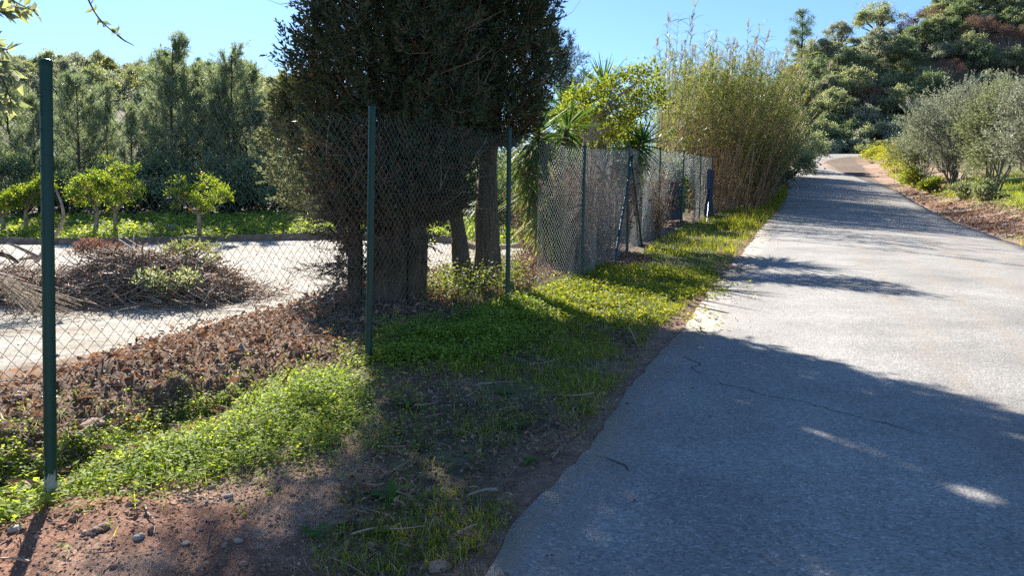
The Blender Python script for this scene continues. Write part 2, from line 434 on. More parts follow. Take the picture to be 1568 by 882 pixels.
def G(px, py, zoff=0.0):
    """where the sight line through a pixel of the photograph meets the ground"""
    d = ray(px, py)
    s = np.concatenate([np.linspace(1.2, 40, 1600), np.linspace(40, 260, 1600)])
    p = np.array([0, 0, HC]) + d * s[:, None]
    g = p[:, 2] - H(p[:, 0], p[:, 1]) - zoff
    i = np.argmax(g < 0)
    if g[i] >= 0: i = len(s) - 1
    return np.array([p[i, 0], p[i, 1], H(p[i, 0], p[i, 1])])
def gz(x, y): return float(H(x, y))
def onto(x, y, dz=0.0): return np.stack([x, y, H(x, y) + dz], -1)
def poly(pts): return np.array([G(*p)[:2] for p in pts])
def pip(x, y, pg):
    ins = np.zeros(np.shape(x), bool)
    n = len(pg); j = n - 1
    for i in range(n):
        xi, yi = pg[i]; xj, yj = pg[j]
        c = ((yi > y) != (yj > y)) & (x < (xj - xi) * (y - yi) / ((yj - yi) + 1e-12) + xi)
        ins ^= c; j = i
    return ins
def sample(pg, n, g=None):
    g = g or rng
    lo = pg.min(0); hi = pg.max(0)
    out = np.zeros((0, 2))
    while len(out) < n:
        q = lo + (hi - lo) * g.random((n * 3, 2))
        q = q[pip(q[:, 0], q[:, 1], pg)]
        out = np.concatenate([out, q])
    return out[:n]
def blur_in(x, y, pg, jit=0.12):
    """soft, irregular membership of a ground polygon"""
    s = 0
    for k in range(6):
        a = k * 1.05
        jx = jit * math.cos(a) + jit * 2.2 * fbm(x * 1.6 + 5, y * 1.6, 3); jy = jit * math.sin(a) + jit * 2.2 * fbm(x * 1.6, y * 1.6 + 9, 3)
        s = s + pip(x + jx, y + jy, pg)
    return s / 6.0
# ------------------------------------------------------------------ road outline
def catmull(P, step=0.6):
    P = np.asarray(P, float); out = []
    Q = np.concatenate([[2 * P[0] - P[1]], P, [2 * P[-1] - P[-2]]])
    for i in range(1, len(Q) - 2):
        a, b, c, d = Q[i - 1:i + 3]
        n = max(2, int(np.linalg.norm(c - b) / step))
        t = np.linspace(0, 1, n, endpoint=False)[:, None]
        out.append(0.5 * ((2 * b) + (-a + c) * t + (2 * a - 5 * b + 4 * c - d) * t * t + (-a + 3 * b - 3 * c + d) * t ** 3))
    return np.concatenate(out + [P[-1:]])
def on_d(d, t): return np.array([FX - d * UY + t * UX, FY + d * UX + t * UY])
r_left = [on_d(-1.97, t) for t in (-18, -12, -6, 0, 6, 12, 18, 24, 30, 36)] + [(16.7, 52), (18.6, 60), (20.5, 66), (24.0, 71.5), (30, 76.0), (41, 79.5), (62, 82), (80, 83)]
r_right = [on_d(-6.9, t) for t in (-18, -12, -6, 0, 6, 12, 18, 24, 30, 33)] + [(21.6, 51), (23.4, 59), (25.0, 63.0), (27.3, 66.3), (32, 70.8), (42, 74.2), (63, 76.8), (81, 77.8)]
NR = 900
def resamp(P, n):
    P = np.asarray(P, float)
    s = np.concatenate([[0], np.cumsum(np.linalg.norm(np.diff(P, axis=0), axis=1))])
    t = s[-1] * np.linspace(0, 1, n) ** 1.6
    return np.stack([np.interp(t, s, P[:, 0]), np.interp(t, s, P[:, 1])], 1), t
RL, tl = resamp(catmull(r_left), NR)
RR, tr = resamp(catmull(r_right), NR)
RC = (RL + RR) / 2
def road_dist(x, y):
    sh = np.shape(x); x = np.ravel(x); y = np.ravel(y)
    out = np.full(len(x), 9.0)
    cc = RC[::2]
    m = np.flatnonzero((y > -16) & (y < 96) & (x > -8) & (x < 84))
    for k in range(0, len(m), 20000):
        q = m[k:k + 20000]
        d2 = (x[q][:, None] - cc[None, :, 0]) ** 2 + (y[q][:, None] - cc[None, :, 1]) ** 2
        out[q] = np.sqrt(d2.min(1))
    return out.reshape(sh)

# ------------------------------------------------------------------ ground
KERB_PX = [(-260, 374), (-120, 374), (0, 373), (130, 374), (300, 371), (430, 367), (520, 365), (610, 368), (700, 374), (830, 381)]
KERB = np.array([G(*p)[:2] for p in KERB_PX])
YARD = np.concatenate([KERB, poly([(842, 392), (760, 402), (690, 416), (610, 440), (520, 462), (430, 482), (350, 500), (200, 530), (80, 552), (0, 570), (-220, 600)])])
LAWN_FAR = np.concatenate([KERB[::-1] + np.array([0, 0.12]), [[-24, 24], [-26, 40], [-10, 40], [4, 36], [6, 26]]])
SOIL_RED = poly([(-150, 790), (60, 762), (200, 740), (380, 715), (540, 668), (590, 700), (560, 790), (560, 1200), (-400, 1200)])
SOIL_PATCH = poly([(565, 585), (610, 560), (690, 552), (745, 572), (735, 602), (640, 618), (575, 615)])
VERGE_LIT = poly([(790, 470), (860, 430), (900, 412), (1000, 408), (1100, 418), (1090, 440), (1040, 480), (1000, 512), (900, 498)])
VERGE_FAR = poly([(985, 385), (1050, 345), (1100, 326), (1195, 300), (1203, 308), (1180, 335), (1150, 365), (1110, 410), (1000, 418)])
VERGE_SHADE = poly([(600, 600), (700, 545), (830, 490), (900, 498), (1000, 515), (960, 570), (900, 660), (820, 740), (740, 850), (640, 890), (480, 880), (560, 700)])
HERB_LIT = poly([(-60, 720), (90, 685), (200, 655), (330, 618), (430, 588), (545, 585), (548, 640), (500, 690), (400, 712), (250, 745), (100, 762), (-60, 790)])
HERB_SHADE = poly([(560, 560), (600, 510), (700, 492), (800, 462), (870, 470), (800, 520), (760, 555), (620, 560)])
BANK_GREEN = poly([(1425, 298), (1480, 272), (1568, 262), (1700, 262), (1700, 330), (1568, 322), (1490, 308)])
def ground_mesh():
    rr = np.concatenate([[0.05, 0.35, 0.7, 1.0], 1.3 * (300 / 1.3) ** (np.linspace(0, 1, 640)), [360, 460, 640, 900]])
    fine = np.linspace(-R(44), R(50), 620)
    rest = np.linspace(R(50), R(360 - 44), 60)[1:-1]
    aa = np.concatenate([fine, rest])
    A, RRg = np.meshgrid(aa, rr)
    x = np.sin(A) * RRg; y = np.cos(A) * RRg
    z = H(x, y)
    d, t = dt(x, y)
    rd = road_dist(x, y)
    z = z - (0.05 + 0.004 * np.clip(y, 0, 90)) * (1 - sst(2.0, 2.36 , rd))
    far = RRg > 300
    z = np.where(far, np.minimum(z, 14.0), z)
    n1, n2 = z.shape
    # own colours of the ground: bare soil, red earth, gravel, leaf mould, turf
    def mix(c, w, k):
        return c * (1 - w[..., None]) + np.array(k) * w[..., None]
    nz = fbm(x * 0.8, y * 0.8, 4); n2z = fbm(x * 3.1 + 40, y * 3.1, 3)
    c = np.zeros((n1, n2, 3)) + np.array([0.155, 0.115, 0.085])
    c = c * (1 + 0.5 * n2z[..., None])
    mul = sst(0.0, 0.35, d) * (1 - sst(20, 26, y))
    c = mix(c, mul, (0.175, 0.115, 0.078))
    gv = blur_in(x, y, YARD, 0.2)
    c = mix(c, gv, (0.37, 0.345, 0.30))
    c = mix(c, gv * sst(0.02, 0.2, fbm(x * 0.7 + 3, y * 1.6, 4)) * 0.55, (0.27, 0.22, 0.17))
    lf = blur_in(x, y, LAWN_FAR, 0.2)
    c = mix(c, lf, (0.10, 0.135, 0.045))
    c = mix(c, sst(26, 36, y) * (d > 0), (0.075, 0.065, 0.045))
    c = mix(c, blur_in(x, y, SOIL_RED, 0.1), (0.235, 0.122, 0.082)); c = mix(c, blur_in(x, y, SOIL_RED, 0.1) * sst(-0.02, 0.16, fbm(x * 2.3, y * 2.3 + 7, 4)), (0.34, 0.215, 0.155))
    c = mix(c, blur_in(x, y, SOIL_PATCH, 0.05), (0.20, 0.105, 0.078))
    for pg, w in ((VERGE_LIT, 0.75), (VERGE_FAR, 0.55), (VERGE_SHADE, 0.5), (HERB_LIT, 0.6), (HERB_SHADE, 0.7)):
        c = mix(c, blur_in(x, y, pg, 0.15) * w, (0.12, 0.135, 0.05))
    # red earth right along the asphalt, and the dirt strip across the road
    ed = (1 - sst(0.16, 0.5, np.abs(rd - 2.45) + 0.35 * n2z)) * (d > -4.4)
    c = mix(c, ed * 0.85, (0.27, 0.165, 0.115))
    rs = (d < -6.7) * (y > 0) * (y < 90)
    c = mix(c, rs * 1.0, (0.265, 0.165, 0.118))
    c = mix(c, rs * sst(0.05, 0.22, nz), (0.33, 0.25, 0.18))
    c = mix(c, blur_in(x, y, BANK_GREEN, 0.5) * rs, (0.13, 0.185, 0.05))
    c = mix(c, sst(9.5, 11.5, -d + 0.8 * nz) * (y > 5), (0.105, 0.105, 0.05))
    hl = sst(66, 82, RRg)
    c = mix(c, hl, (0.10, 0.085, 0.055))
    c = mix(c, hl * sst(-0.05, 0.15, fbm(x * 0.09, y * 0.09, 4)), (0.075, 0.09, 0.04))
    c = np.clip(c, 0.02, 0.8)
    mb = MB()
    i = np.arange(n1 - 1)[:, None] * n2; j = np.arange(n2)[None]; j2 = (j + 1) % n2
    Fc = np.stack([i + j, i + n2 + j, i + n2 + j2, i + j2], -1).reshape(-1, 4)
    mb.add(np.stack([x, y, z], -1), Fc[:, ::-1], 0, True)
    o = mb.build('ground', GROUND_MAT)
    at = o.data.color_attributes.new('Col', 'FLOAT_COLOR', 'POINT')
    cc = np.ones((n1 * n2, 4), np.float32); cc[:, :3] = c.reshape(-1, 3)
    at.data.foreach_set('color', cc.ravel())
    tag(o, kind='structure')
    return o
def ground_mat():
    m, nt, out = newmat('soil, gravel and turf')
    a = node(nt, 'ShaderNodeVertexColor'); a.layer_name = 'Col'
    tc = node(nt, 'ShaderNodeTexCoord')
    n1 = node(nt, 'ShaderNodeTexNoise'); n1.inputs['Scale'].default_value = 11; n1.inputs['Detail'].default_value = 12; n1.inputs['Roughness'].default_value = 0.78
    n2 = node(nt, 'ShaderNodeTexVoronoi'); n2.inputs['Scale'].default_value = 130
    n3 = node(nt, 'ShaderNodeTexNoise'); n3.inputs['Scale'].default_value = 4; n3.inputs['Detail'].default_value = 6
    for n in (n1, n2, n3): nt.links.new(tc.outputs['Object'], n.inputs['Vector'])
    r1 = node(nt, 'ShaderNodeMapRange'); r1.inputs[1].default_value = 0.3; r1.inputs[2].default_value = 0.7; r1.inputs[3].default_value = 0.5; r1.inputs[4].default_value = 1.5
    nt.links.new(n1.outputs[0], r1.inputs[0])
    r3 = node(nt, 'ShaderNodeMapRange'); r3.inputs[1].default_value = 0.3; r3.inputs[2].default_value = 0.7; r3.inputs[3].default_value = 0.75; r3.inputs[4].default_value = 1.25
    nt.links.new(n3.outputs[0], r3.inputs[0])
    sv = node(nt, 'ShaderNodeSeparateColor'); nt.links.new(n2.outputs['Color'], sv.inputs[0])
    rv = node(nt, 'ShaderNodeMapRange'); rv.inputs[3].default_value = 0.72; rv.inputs[4].default_value = 1.28
    nt.links.new(sv.outputs[0], rv.inputs[0])
    m1 = node(nt, 'ShaderNodeMath', operation='MULTIPLY'); nt.links.new(r1.outputs[0], m1.inputs[0]); nt.links.new(r3.outputs[0], m1.inputs[1])
    m2 = node(nt, 'ShaderNodeMath', operation='MULTIPLY'); nt.links.new(m1.outputs[0], m2.inputs[0]); nt.links.new(rv.outputs[0], m2.inputs[1])
    v = node(nt, 'ShaderNodeVectorMath', operation='SCALE')
    nt.links.new(a.outputs[0], v.inputs[0]); nt.links.new(m2.outputs[0], v.inputs['Scale'])
    p = node(nt, 'ShaderNodeBsdfPrincipled'); p.inputs['Roughness'].default_value = 0.95; p.inputs['Specular IOR Level'].default_value = 0.15
    nt.links.new(v.outputs[0], p.inputs['Base Color'])
    b = node(nt, 'ShaderNodeBump'); b.inputs['Strength'].default_value = 0.8; b.inputs['Distance'].default_value = 0.035
    h = node(nt, 'ShaderNodeMath', operation='MULTIPLY_ADD'); nt.links.new(n2.outputs['Distance'], h.inputs[0]); h.inputs[1].default_value = -0.12; nt.links.new(n1.outputs[0], h.inputs[2])
    nt.links.new(h.outputs[0], b.inputs['Height']); nt.links.new(b.outputs[0], p.inputs['Normal'])
    nt.links.new(p.outputs[0], out.inputs[0])
    return m
GROUND_MAT = ground_mat()
ground_mesh()

# ------------------------------------------------------------------ road
def road_mat():
    m, nt, out = newmat('worn pale asphalt')
    L = nt.links.new
    uv = node(nt, 'ShaderNodeUVMap'); uv.uv_map = 'UVMap'
    tc = node(nt, 'ShaderNodeTexCoord')
    sp = node(nt, 'ShaderNodeSeparateXYZ'); L(uv.outputs[0], sp.inputs[0])
    vo = node(nt, 'ShaderNodeTexVoronoi'); vo.inputs['Scale'].default_value = 88; L(tc.outputs['Object'], vo.inputs['Vector'])
    sc_ = node(nt, 'ShaderNodeSeparateColor'); L(vo.outputs['Color'], sc_.inputs[0])
    c1 = ramp(nt, [(0, (0.155, 0.151, 0.143)), (0.3, (0.218, 0.212, 0.200)), (0.7, (0.262, 0.254, 0.239)), (0.95, (0.315, 0.305, 0.288)), (1, (0.42, 0.405, 0.385))], sc_.outputs[0])
    n1 = node(nt, 'ShaderNodeTexNoise'); n1.inputs['Scale'].default_value = 0.9; n1.inputs['Detail'].default_value = 7; n1.inputs['Roughness'].default_value = 0.65
    L(tc.outputs['Object'], n1.inputs['Vector'])
    r1 = node(nt, 'ShaderNodeMapRange'); r1.inputs[1].default_value = 0.3; r1.inputs[2].default_value = 0.7; r1.inputs[3].default_value = 0.68; r1.inputs[4].default_value = 1.25
    L(n1.outputs[0], r1.inputs[0])
    v = node(nt, 'ShaderNodeVectorMath', operation='SCALE'); L(c1, v.inputs[0]); L(r1.outputs[0], v.inputs['Scale'])
    # dusty earth carried along by wheels: three ochre tracks and both edges
    wob = node(nt, 'ShaderNodeTexNoise'); wob.inputs['Scale'].default_value = 0.25; L(uv.outputs[0], wob.inputs['Vector'])
    wa = node(nt, 'ShaderNodeMath', operation='MULTIPLY_ADD'); L(wob.outputs[0], wa.inputs[0]); wa.inputs[1].default_value = 0.7
    L(sp.outputs[0], wa.inputs[2])
    trk = None
    for u0, w, a in ((2.32, 0.2, 0.4), (2.98, 0.2, 0.4), (3.75, 0.3, 0.6), (4.4, 0.26, 0.5), (0.28, 0.42, 1.0), (5.3, 0.5, 0.9)):
        s = node(nt, 'ShaderNodeMath', operation='SUBTRACT'); L(wa.outputs[0], s.inputs[0]); s.inputs[1].default_value = u0 
        ab = node(nt, 'ShaderNodeMath', operation='ABSOLUTE'); L(s.outputs[0], ab.inputs[0])
        q = node(nt, 'ShaderNodeMapRange', interpolation_type='SMOOTHSTEP'); q.inputs[1].default_value = 0; q.inputs[2].default_value = w * 1.25; q.inputs[3].default_value = a; q.inputs[4].default_value = 0
        L(ab.outputs[0], q.inputs[0])
        if trk is None: trk = q.outputs[0]
        else:
            ad = node(nt, 'ShaderNodeMath', operation='MAXIMUM'); L(trk, ad.inputs[0]); L(q.outputs[0], ad.inputs[1]); trk = ad.outputs[0]
    n2 = node(nt, 'ShaderNodeTexNoise'); n2.inputs['Scale'].default_value = 3.2; n2.inputs['Detail'].default_value = 7
    mp = node(nt, 'ShaderNodeMapping'); mp.inputs['Scale'].default_value = (3, 0.35, 1); L(uv.outputs[0], mp.inputs[0]); L(mp.outputs[0], n2.inputs['Vector'])
    r2 = node(nt, 'ShaderNodeMapRange'); r2.inputs[1].default_value = 0.3; r2.inputs[2].default_value = 0.66; L(n2.outputs[0], r2.inputs[0])
    mm = node(nt, 'ShaderNodeMath', operation='MULTIPLY'); L(trk, mm.inputs[0]); L(r2.outputs[0], mm.inputs[1])
    mx = node(nt, 'ShaderNodeMix', data_type='RGBA'); L(mm.outputs[0], mx.inputs[0]); L(v.outputs[0], mx.inputs[6]); mx.inputs[7].default_value = (0.27, 0.218, 0.165, 1)
    p = node(nt, 'ShaderNodeBsdfPrincipled'); p.inputs['Roughness'].default_value = 0.78; p.inputs['Specular IOR Level'].default_value = 0.32
    L(mx.outputs[2], p.inputs['Base Color'])
    b = node(nt, 'ShaderNodeBump'); b.inputs['Strength'].default_value = 0.45; b.inputs['Distance'].default_value = 0.004; b.invert = True
    L(vo.outputs['Distance'], b.inputs['Height']); L(b.outputs[0], p.inputs['Normal'])
    L(p.outputs[0], out.inputs[0])
    return m
def road():
    K = 16
    u = np.linspace(0, 1, K)
    jl = 0.13 * fbm(tl * 1.3, tl * 0 + 3, 4) + 0.06 * fbm(tl * 6, tl * 0 + 8, 3) + 0.03 * fbm(tl * 19, tl * 0 + 5, 2)
    jr = 0.14 * fbm(tr * 1.1, tr * 0 + 13, 4)
    dirx = unit(RR - RL)
    A = RL + dirx * jl[:, None]; B = RR + dirx * jr[:, None]
    P = A[:, None] * (1 - u)[None, :, None] + B[:, None] * u[None, :, None]
    z = H(P[..., 0], P[..., 1], micro=False) + 0.012 + 0.03 * (1 - (2 * u - 1) ** 2)[None]
    V = np.concatenate([P, z[..., None]], -1)
    sk1 = V[:, :1].copy(); sk1[..., 2] -= 0.12; sk2 = V[:, -1:].copy(); sk2[..., 2] -= 0.12
    V = np.concatenate([sk1, V, sk2], 1); K2 = K + 2
    mb = MB()
    i = np.arange(NR - 1)[:, None] * K2; j = np.arange(K2 - 1)[None]
    Fc = np.stack([i + j, i + j + 1, i + K2 + j + 1, i + K2 + j], -1).reshape(-1, 4)
    mb.add(V, Fc, 0, True)
    o = mb.build('road', road_mat())
    uvl = o.data.uv_layers.new(name='UVMap')
    uu = np.concatenate([[0], u, [1]]) * 4.93
    UV = np.stack(np.meshgrid(uu, (tl + tr) / 2), -1).reshape(-1, 2)
    uvl.data.foreach_set('uv', UV[Fc.ravel()].astype(np.float32).ravel())
    tag(o, kind='structure')
    # cracks in the asphalt
    cm = noisemat('crack dirt', [(0.06, 0.056, 0.05), (0.10, 0.095, 0.085)], 40, 0.95, 0.1, 0)
    def crack(px, w):
        q = np.array([G(*p)[:2] for p in px]); q = catmull(q, 0.05)
        s = np.arange(len(q))
        q = q + np.stack([fbm(s * 0.33, s * 0 + px[0][0], 3), fbm(s * 0.33, s * 0 + px[0][1], 3)], 1) * 0.16
        T = unit(np.gradient(q, axis=0)); Nn = np.stack([-T[:, 1], T[:, 0]], 1)
        ww = w * (0.35 + 1.3 * vnoise(s * 0.6, s * 0 + 2))[:, None] * np.minimum(1, np.minimum(s, s[::-1]) / 4)[:, None]
        Lq = q + Nn * ww; Rq = q - Nn * ww
        dd, _ = dt(q[:, 0], q[:, 1]); un = np.clip((-dd - 1.97) / 4.93, 0, 1)
        zz = H(q[:, 0], q[:, 1], micro=False) + 0.012 + 0.03 * (1 - (2 * un - 1) ** 2) + 0.004
        V = np.concatenate([np.stack([Lq[:, 0], Lq[:, 1], zz], 1), np.stack([Rq[:, 0], Rq[:, 1], zz], 1)])
        n = len(q); k = np.arange(n - 1)
        b = MB(); b.add(V, np.stack([k, k + 1, n + k + 1, n + k], 1)); c = b.build('crack', cm, o)
    crack([(903, 712), (925, 710), (945, 722), (962, 733)], 0.010)
    crack([(1052, 545), (1062, 565), (1078, 583)], 0.0035)
    crack([(1078, 583), (1150, 606), (1230, 627), (1330, 655), (1450, 690)], 0.003)
road()

# ------------------------------------------------------------------ yard edging
def kerb():
    q = catmull(KERB, 0.25)
    mb = MB()
    z = H(q[:, 0], q[:, 1], micro=False)
    T = unit(np.gradient(q, axis=0)); Nn = np.stack([-T[:, 1], T[:, 0]], 1)
    n = len(q); w = 0.07
    jz = 0.03 * fbm(np.arange(n) * 0.4, np.arange(n) * 0, 3)
    prof = [(-w, -0.1), (-w, 0.13), (-w * 0.6, 0.17), (w * 0.6, 0.17), (w, 0.13), (w, -0.1)]
    V = np.stack([np.concatenate([q + Nn * a, (z + b + jz * (b > 0))[:, None]], 1) for a, b in prof], 1)
    k = len(prof); i = np.arange(n - 1)[:, None] * k; j = np.arange(k - 1)[None]
    mb.add(V, np.stack([i + j, i + j + 1, i + k + j + 1, i + k + j], -1).reshape(-1, 4))
    o = mb.build('edging_kerb', M['kerb'])
    tag(o, 'low brown edging along the far side of the gravel yard', 'kerb')
kerb()

# ------------------------------------------------------------------ the chain link fence
POSTS_PX = [(70, 92, 78, 755), (570, 162, 564, 555), (780, 195, 777, 466), (895, 222, 890, 426), (963, 222, 960, 386),
            (1011, 225, 1007, 361), (1047, 230, 1043, 349), (1073, 235, 1070, 338), (1090.5, 238, 1089.5, 333)]
FBASE = []; FTOP = []
for (tx, ty, bx, by) in POSTS_PX:
    dd = ray(bx, by); pn = dd[2] - SLOPE * dd[1]
    Z = -HC / pn                                        # on the verge's own plane
    b = np.array([0, 0, HC]) + dd * Z
    t_ = P3(tx, ty, Z)
    zz = max(gz(b[0], b[1]), b[2] - 0.05)
    FBASE.append(b); FTOP.append(t_)
FBASE = np.array(FBASE); FTOP = np.array(FTOP)
_d0 = FBASE[0] - (FBASE[1] - FBASE[0]) * 1.05; _d0[2] = gz(_d0[0], _d0[1])
fence = thing('chain_link_fence', 'dark green chain link fence with round posts running along the roadside verge', 'fence', FBASE[0])
def at_fence(o):
    return o
FO = FBASE[0].copy()
def post(b, t, r, mat, parent=None, name='post', worn=False, cap=True):
    mb = MB(); Lv = t - b
    path = np.array([b - Lv * 0.08, b + Lv * 0.3, b + Lv * 0.7, t]) - b
    tube(mb, path, r, 14)
    o = mb.build(name, mat, parent)
    o.location = [float(q) for q in (b - FO)]
    if cap:
        c = MB(); ax = unit(Lv)
        tube(c, np.array([t - ax * 0.022, t - ax * 0.004, t + ax * 0.004, t + ax * 0.006]) - b, [r * 1.08, r * 1.08, r * 0.75, 0.001], 14)
        c.build('cap', mat, o)
    return o
for i, (b, t) in enumerate(zip(FBASE, FTOP)):
    post(b, t, 0.0255 if i else 0.0265, M['post_worn'] if i == 0 else M['fence'], fence)
# wire ties that hold the mesh to the nearer posts
for i in range(5):
    pst = [o for o in fence.children if o.name.split('.')[0] == 'post'][i]
    for f in (0.22, 0.5, 0.78, 0.93):
        c = (FTOP[i] - FBASE[i]) * f; a = np.linspace(0, 6.9, 16); rr = 0.0285
        mb = MB(); tube(mb, np.stack([c[0] + rr * np.cos(a + i), c[1] + rr * np.sin(a + i), c[2] + 0.006 * np.sin(a * 0.5) + 0 * a], 1), 0.0014, 5)
        mb.build('tie', M['wire'], pst)
# braces at the straining post
def brace(px0, px1, Z0, dz, mat):
    t = P3(*px0, Z0); b = G(*px1)
    post(b, t, 0.021, mat, fence, 'brace', cap=False)
Z5 = FBASE[4][1] - 0.02
b5 = G(941, 402); post(b5, P3(969, 238, Z5), 0.024, M['fence_blue'], fence, 'brace', cap=False)
b6 = G(983, 377); post(b6, P3(966, 240, Z5 + 0.1), 0.02, M['fence'], fence, 'brace', cap=False)
b7 = G(1083, 338); post(b7, P3(1089.5, 262, FBASE[8][1]), 0.022, M['fence_blue'], fence, 'brace', cap=False)

def mesh_panel(A0, A1, T0, T1, seed, cut=None, bulge=0.02, pitch=0.036, wr=0.00165, sag=0.03, low=0.0):
    g = np.random.default_rng(seed)
    Lh = np.linalg.norm((A1 - A0)[:2])
    nc = int(Lh / pitch); hgt = np.linalg.norm(T0 - A0); nr = int(hgt / (pitch * 1.03))
    i = np.arange(nc)[:, None]; k = np.arange(nr + 1)[None]
    col = i + ((k + i) % 2)
    u = np.clip((col) / nc, 0.002, 0.998) + np.zeros_like(k)
    v = k / nr + np.zeros_like(i)
    par = np.where((k + i) % 2 == 0, -1, 1) * 0.0016
    bot = A0[None, None] * (1 - u[..., None]) + A1[None, None] * u[..., None]
    bz = H(bot[..., 0], bot[..., 1], micro=False) + low
    bot = bot.copy(); bot[..., 2] = np.minimum(np.maximum(bz, bot[..., 2] - 0.25), bot[..., 2] + 0.12) + 0.01
    top = T0[None, None] * (1 - u[..., None]) + T1[None, None] * u[..., None]
    top = top.copy(); top[..., 2] -= 0.05 + sag * 4 * u * (1 - u) + 0.006 * np.sin(i * 0.9)
    P = bot * (1 - v[..., None]) + top * v[..., None]
    nrm = unit(np.array([-(A1 - A0)[1], (A1 - A0)[0], 0]))
    w = bulge * (fbm(u * 3 + seed, v * 2.2, 3) * 2.2) + 0.05 * bulge * np.sin(v * 9 + seed)
    P = P + nrm * ((w * np.sin(np.pi * u) ** 0.5 + par)[..., None])
    P[..., 2] += 0.03 * fbm(u * 4 + 7 * seed, v * 3, 3)
    along = unit(A1 - A0)
    P = P + along * (0.03 * fbm(u * 3 + 31 * seed, v * 4, 3))[..., None]
    mb = MB()
    if cut is None:
        tubes(mb, P, wr, 3)
    else:                                           # a torn panel: wires end where the hole begins
        for q in range(nc):
            uu = q / nc
            keep = np.array([not cut(uu, vv) for vv in v[q]])
            idx = np.flatnonzero(keep)
            if len(idx) < 3: continue
            for run in np.split(idx, np.flatnonzero(np.diff(idx) > 1) + 1):
                if len(run) > 2: tubes(mb, P[q:q + 1, run], wr, 3)
    V = mb.v; mb.v = [q - FO.astype(np.float32) for q in V]
    return mb.build('mesh_panel', M['wire'] if wr < 0.0018 else M['wire_pale'], fence)
mesh_panel(_d0, FBASE[0], _d0 + (FTOP[0] - FBASE[0]), FTOP[0], 1, bulge=0.05, sag=0.05)
for i in range(8):
    cut = None
    if i == 5:
        cut = lambda u, v: v < 0.62 and u > 0.50 - 0.35 * (0.62 - v) + 0.05 * math.sin(v * 31)
    if i == 6:
        cut = lambda u, v: (v < 0.60 + 0.1 * math.sin(u * 9) and u < 0.62 - 0.05 * math.sin(v * 25))
    if i == 2:                                          # the old pale wire begins part-way along this bay
        bm_ = FBASE[2] * 0.66 + FBASE[3] * 0.34; tm_ = FTOP[2] * 0.66 + FTOP[3] * 0.34
        mesh_panel(FBASE[2], bm_, FTOP[2], tm_, 40, None, bulge=0.02, sag=0.01)
        mesh_panel(bm_, FBASE[3], tm_, FTOP[3], 41, None, bulge=0.04, sag=0.02, wr=0.0019)
        continue
    mesh_panel(FBASE[i], FBASE[i + 1], FTOP[i], FTOP[i + 1], 2 + i, cut, bulge=0.03 if i < 3 else 0.05, sag=0.05 if i == 0 else 0.02, wr=0.00165 if i < 2 else 0.0019)

# sheeting and boards at the end of the fence
def sheet(name, label, cat, pts, mat, seed, wav=0.06):
    """a hanging sheet between four world corners (bottom left, bottom right, top right, top left) with folds and thickness"""
    a, b, c, d = map(np.asarray, pts); n = 26
    u = np.linspace(0, 1, n)[None, :, None]; v = np.linspace(0, 1, n)[:, None, None]
    P = (a * (1 - u) + b * u) * (1 - v) + (d * (1 - u) + c * u) * v
    nr = unit(np.cross(b - a, d - a))
    f = wav * fbm(u[..., 0] * 7 + seed + 0 * v[..., 0], v[..., 0] * 2.2 + 0 * u[..., 0], 4)
    P = P + nr * f[..., None]
    P[..., 2] += 0.10 * fbm(u[..., 0] * 5 + 0 * v[..., 0], v[..., 0] * 0 + seed, 3) * v[..., 0]
    Q = P + nr * 0.012
    mb = MB(); i = np.arange(n - 1)[:, None] * n; j = np.arange(n - 1)[None]
    Fq = np.stack([i + j, i + j + 1, i + n + j + 1, i + n + j], -1).reshape(-1, 4)
    mb.add(P, Fq, 0, True); mb.add(Q, Fq[:, ::-1], 0, True)
    e = np.concatenate([np.arange(n), np.arange(n) * n + n - 1, n * n - 1 - np.arange(n), (n - 1 - np.arange(n)) * n])
    m2 = len(e); k = np.arange(m2 - 1)
    mb.add(np.concatenate([P.reshape(-1, 3)[e], Q.reshape(-1, 3)[e]]), np.stack([k, k + m2, k + m2 + 1, k + 1], 1))
    o = mb.build(name, mat); tag(o, label, cat); return o
e8 = FBASE[8]; e7 = FBASE[7]
sheet('tarpaulin', 'dark blue sheeting hanging on the end post of the fence', 'tarp',
      (e7 * 0.80 + e8 * 0.20 + [0.05, -0.12, 0.05], e8 + [0.02, -0.08, 0.05], e8 + [0.0, -0.08, 1.45], e7 * 0.42 + e8 * 0.58 + [0, -0.1, 1.5]), M['tarp'], 4, 0.16)
bb = (FBASE[5] * 0.05 + FBASE[6] * 0.95) + np.array([-0.45, 1.0, 0]); bb2 = FBASE[6] + np.array([0.25, 1.0, 0.0])
bb[2] = gz(*bb[:2]) + 0.15; bb2[2] = gz(*bb2[:2]) + 0.15
sheet('leaning_board', 'grey blue board leaning behind the torn part of the fence', 'board',
      (bb, bb2, bb2 + [-0.05, 0.15, 1.05], bb + [0.1, 0.15, 1.15]), M['tarp_grey'], 9, 0.03)
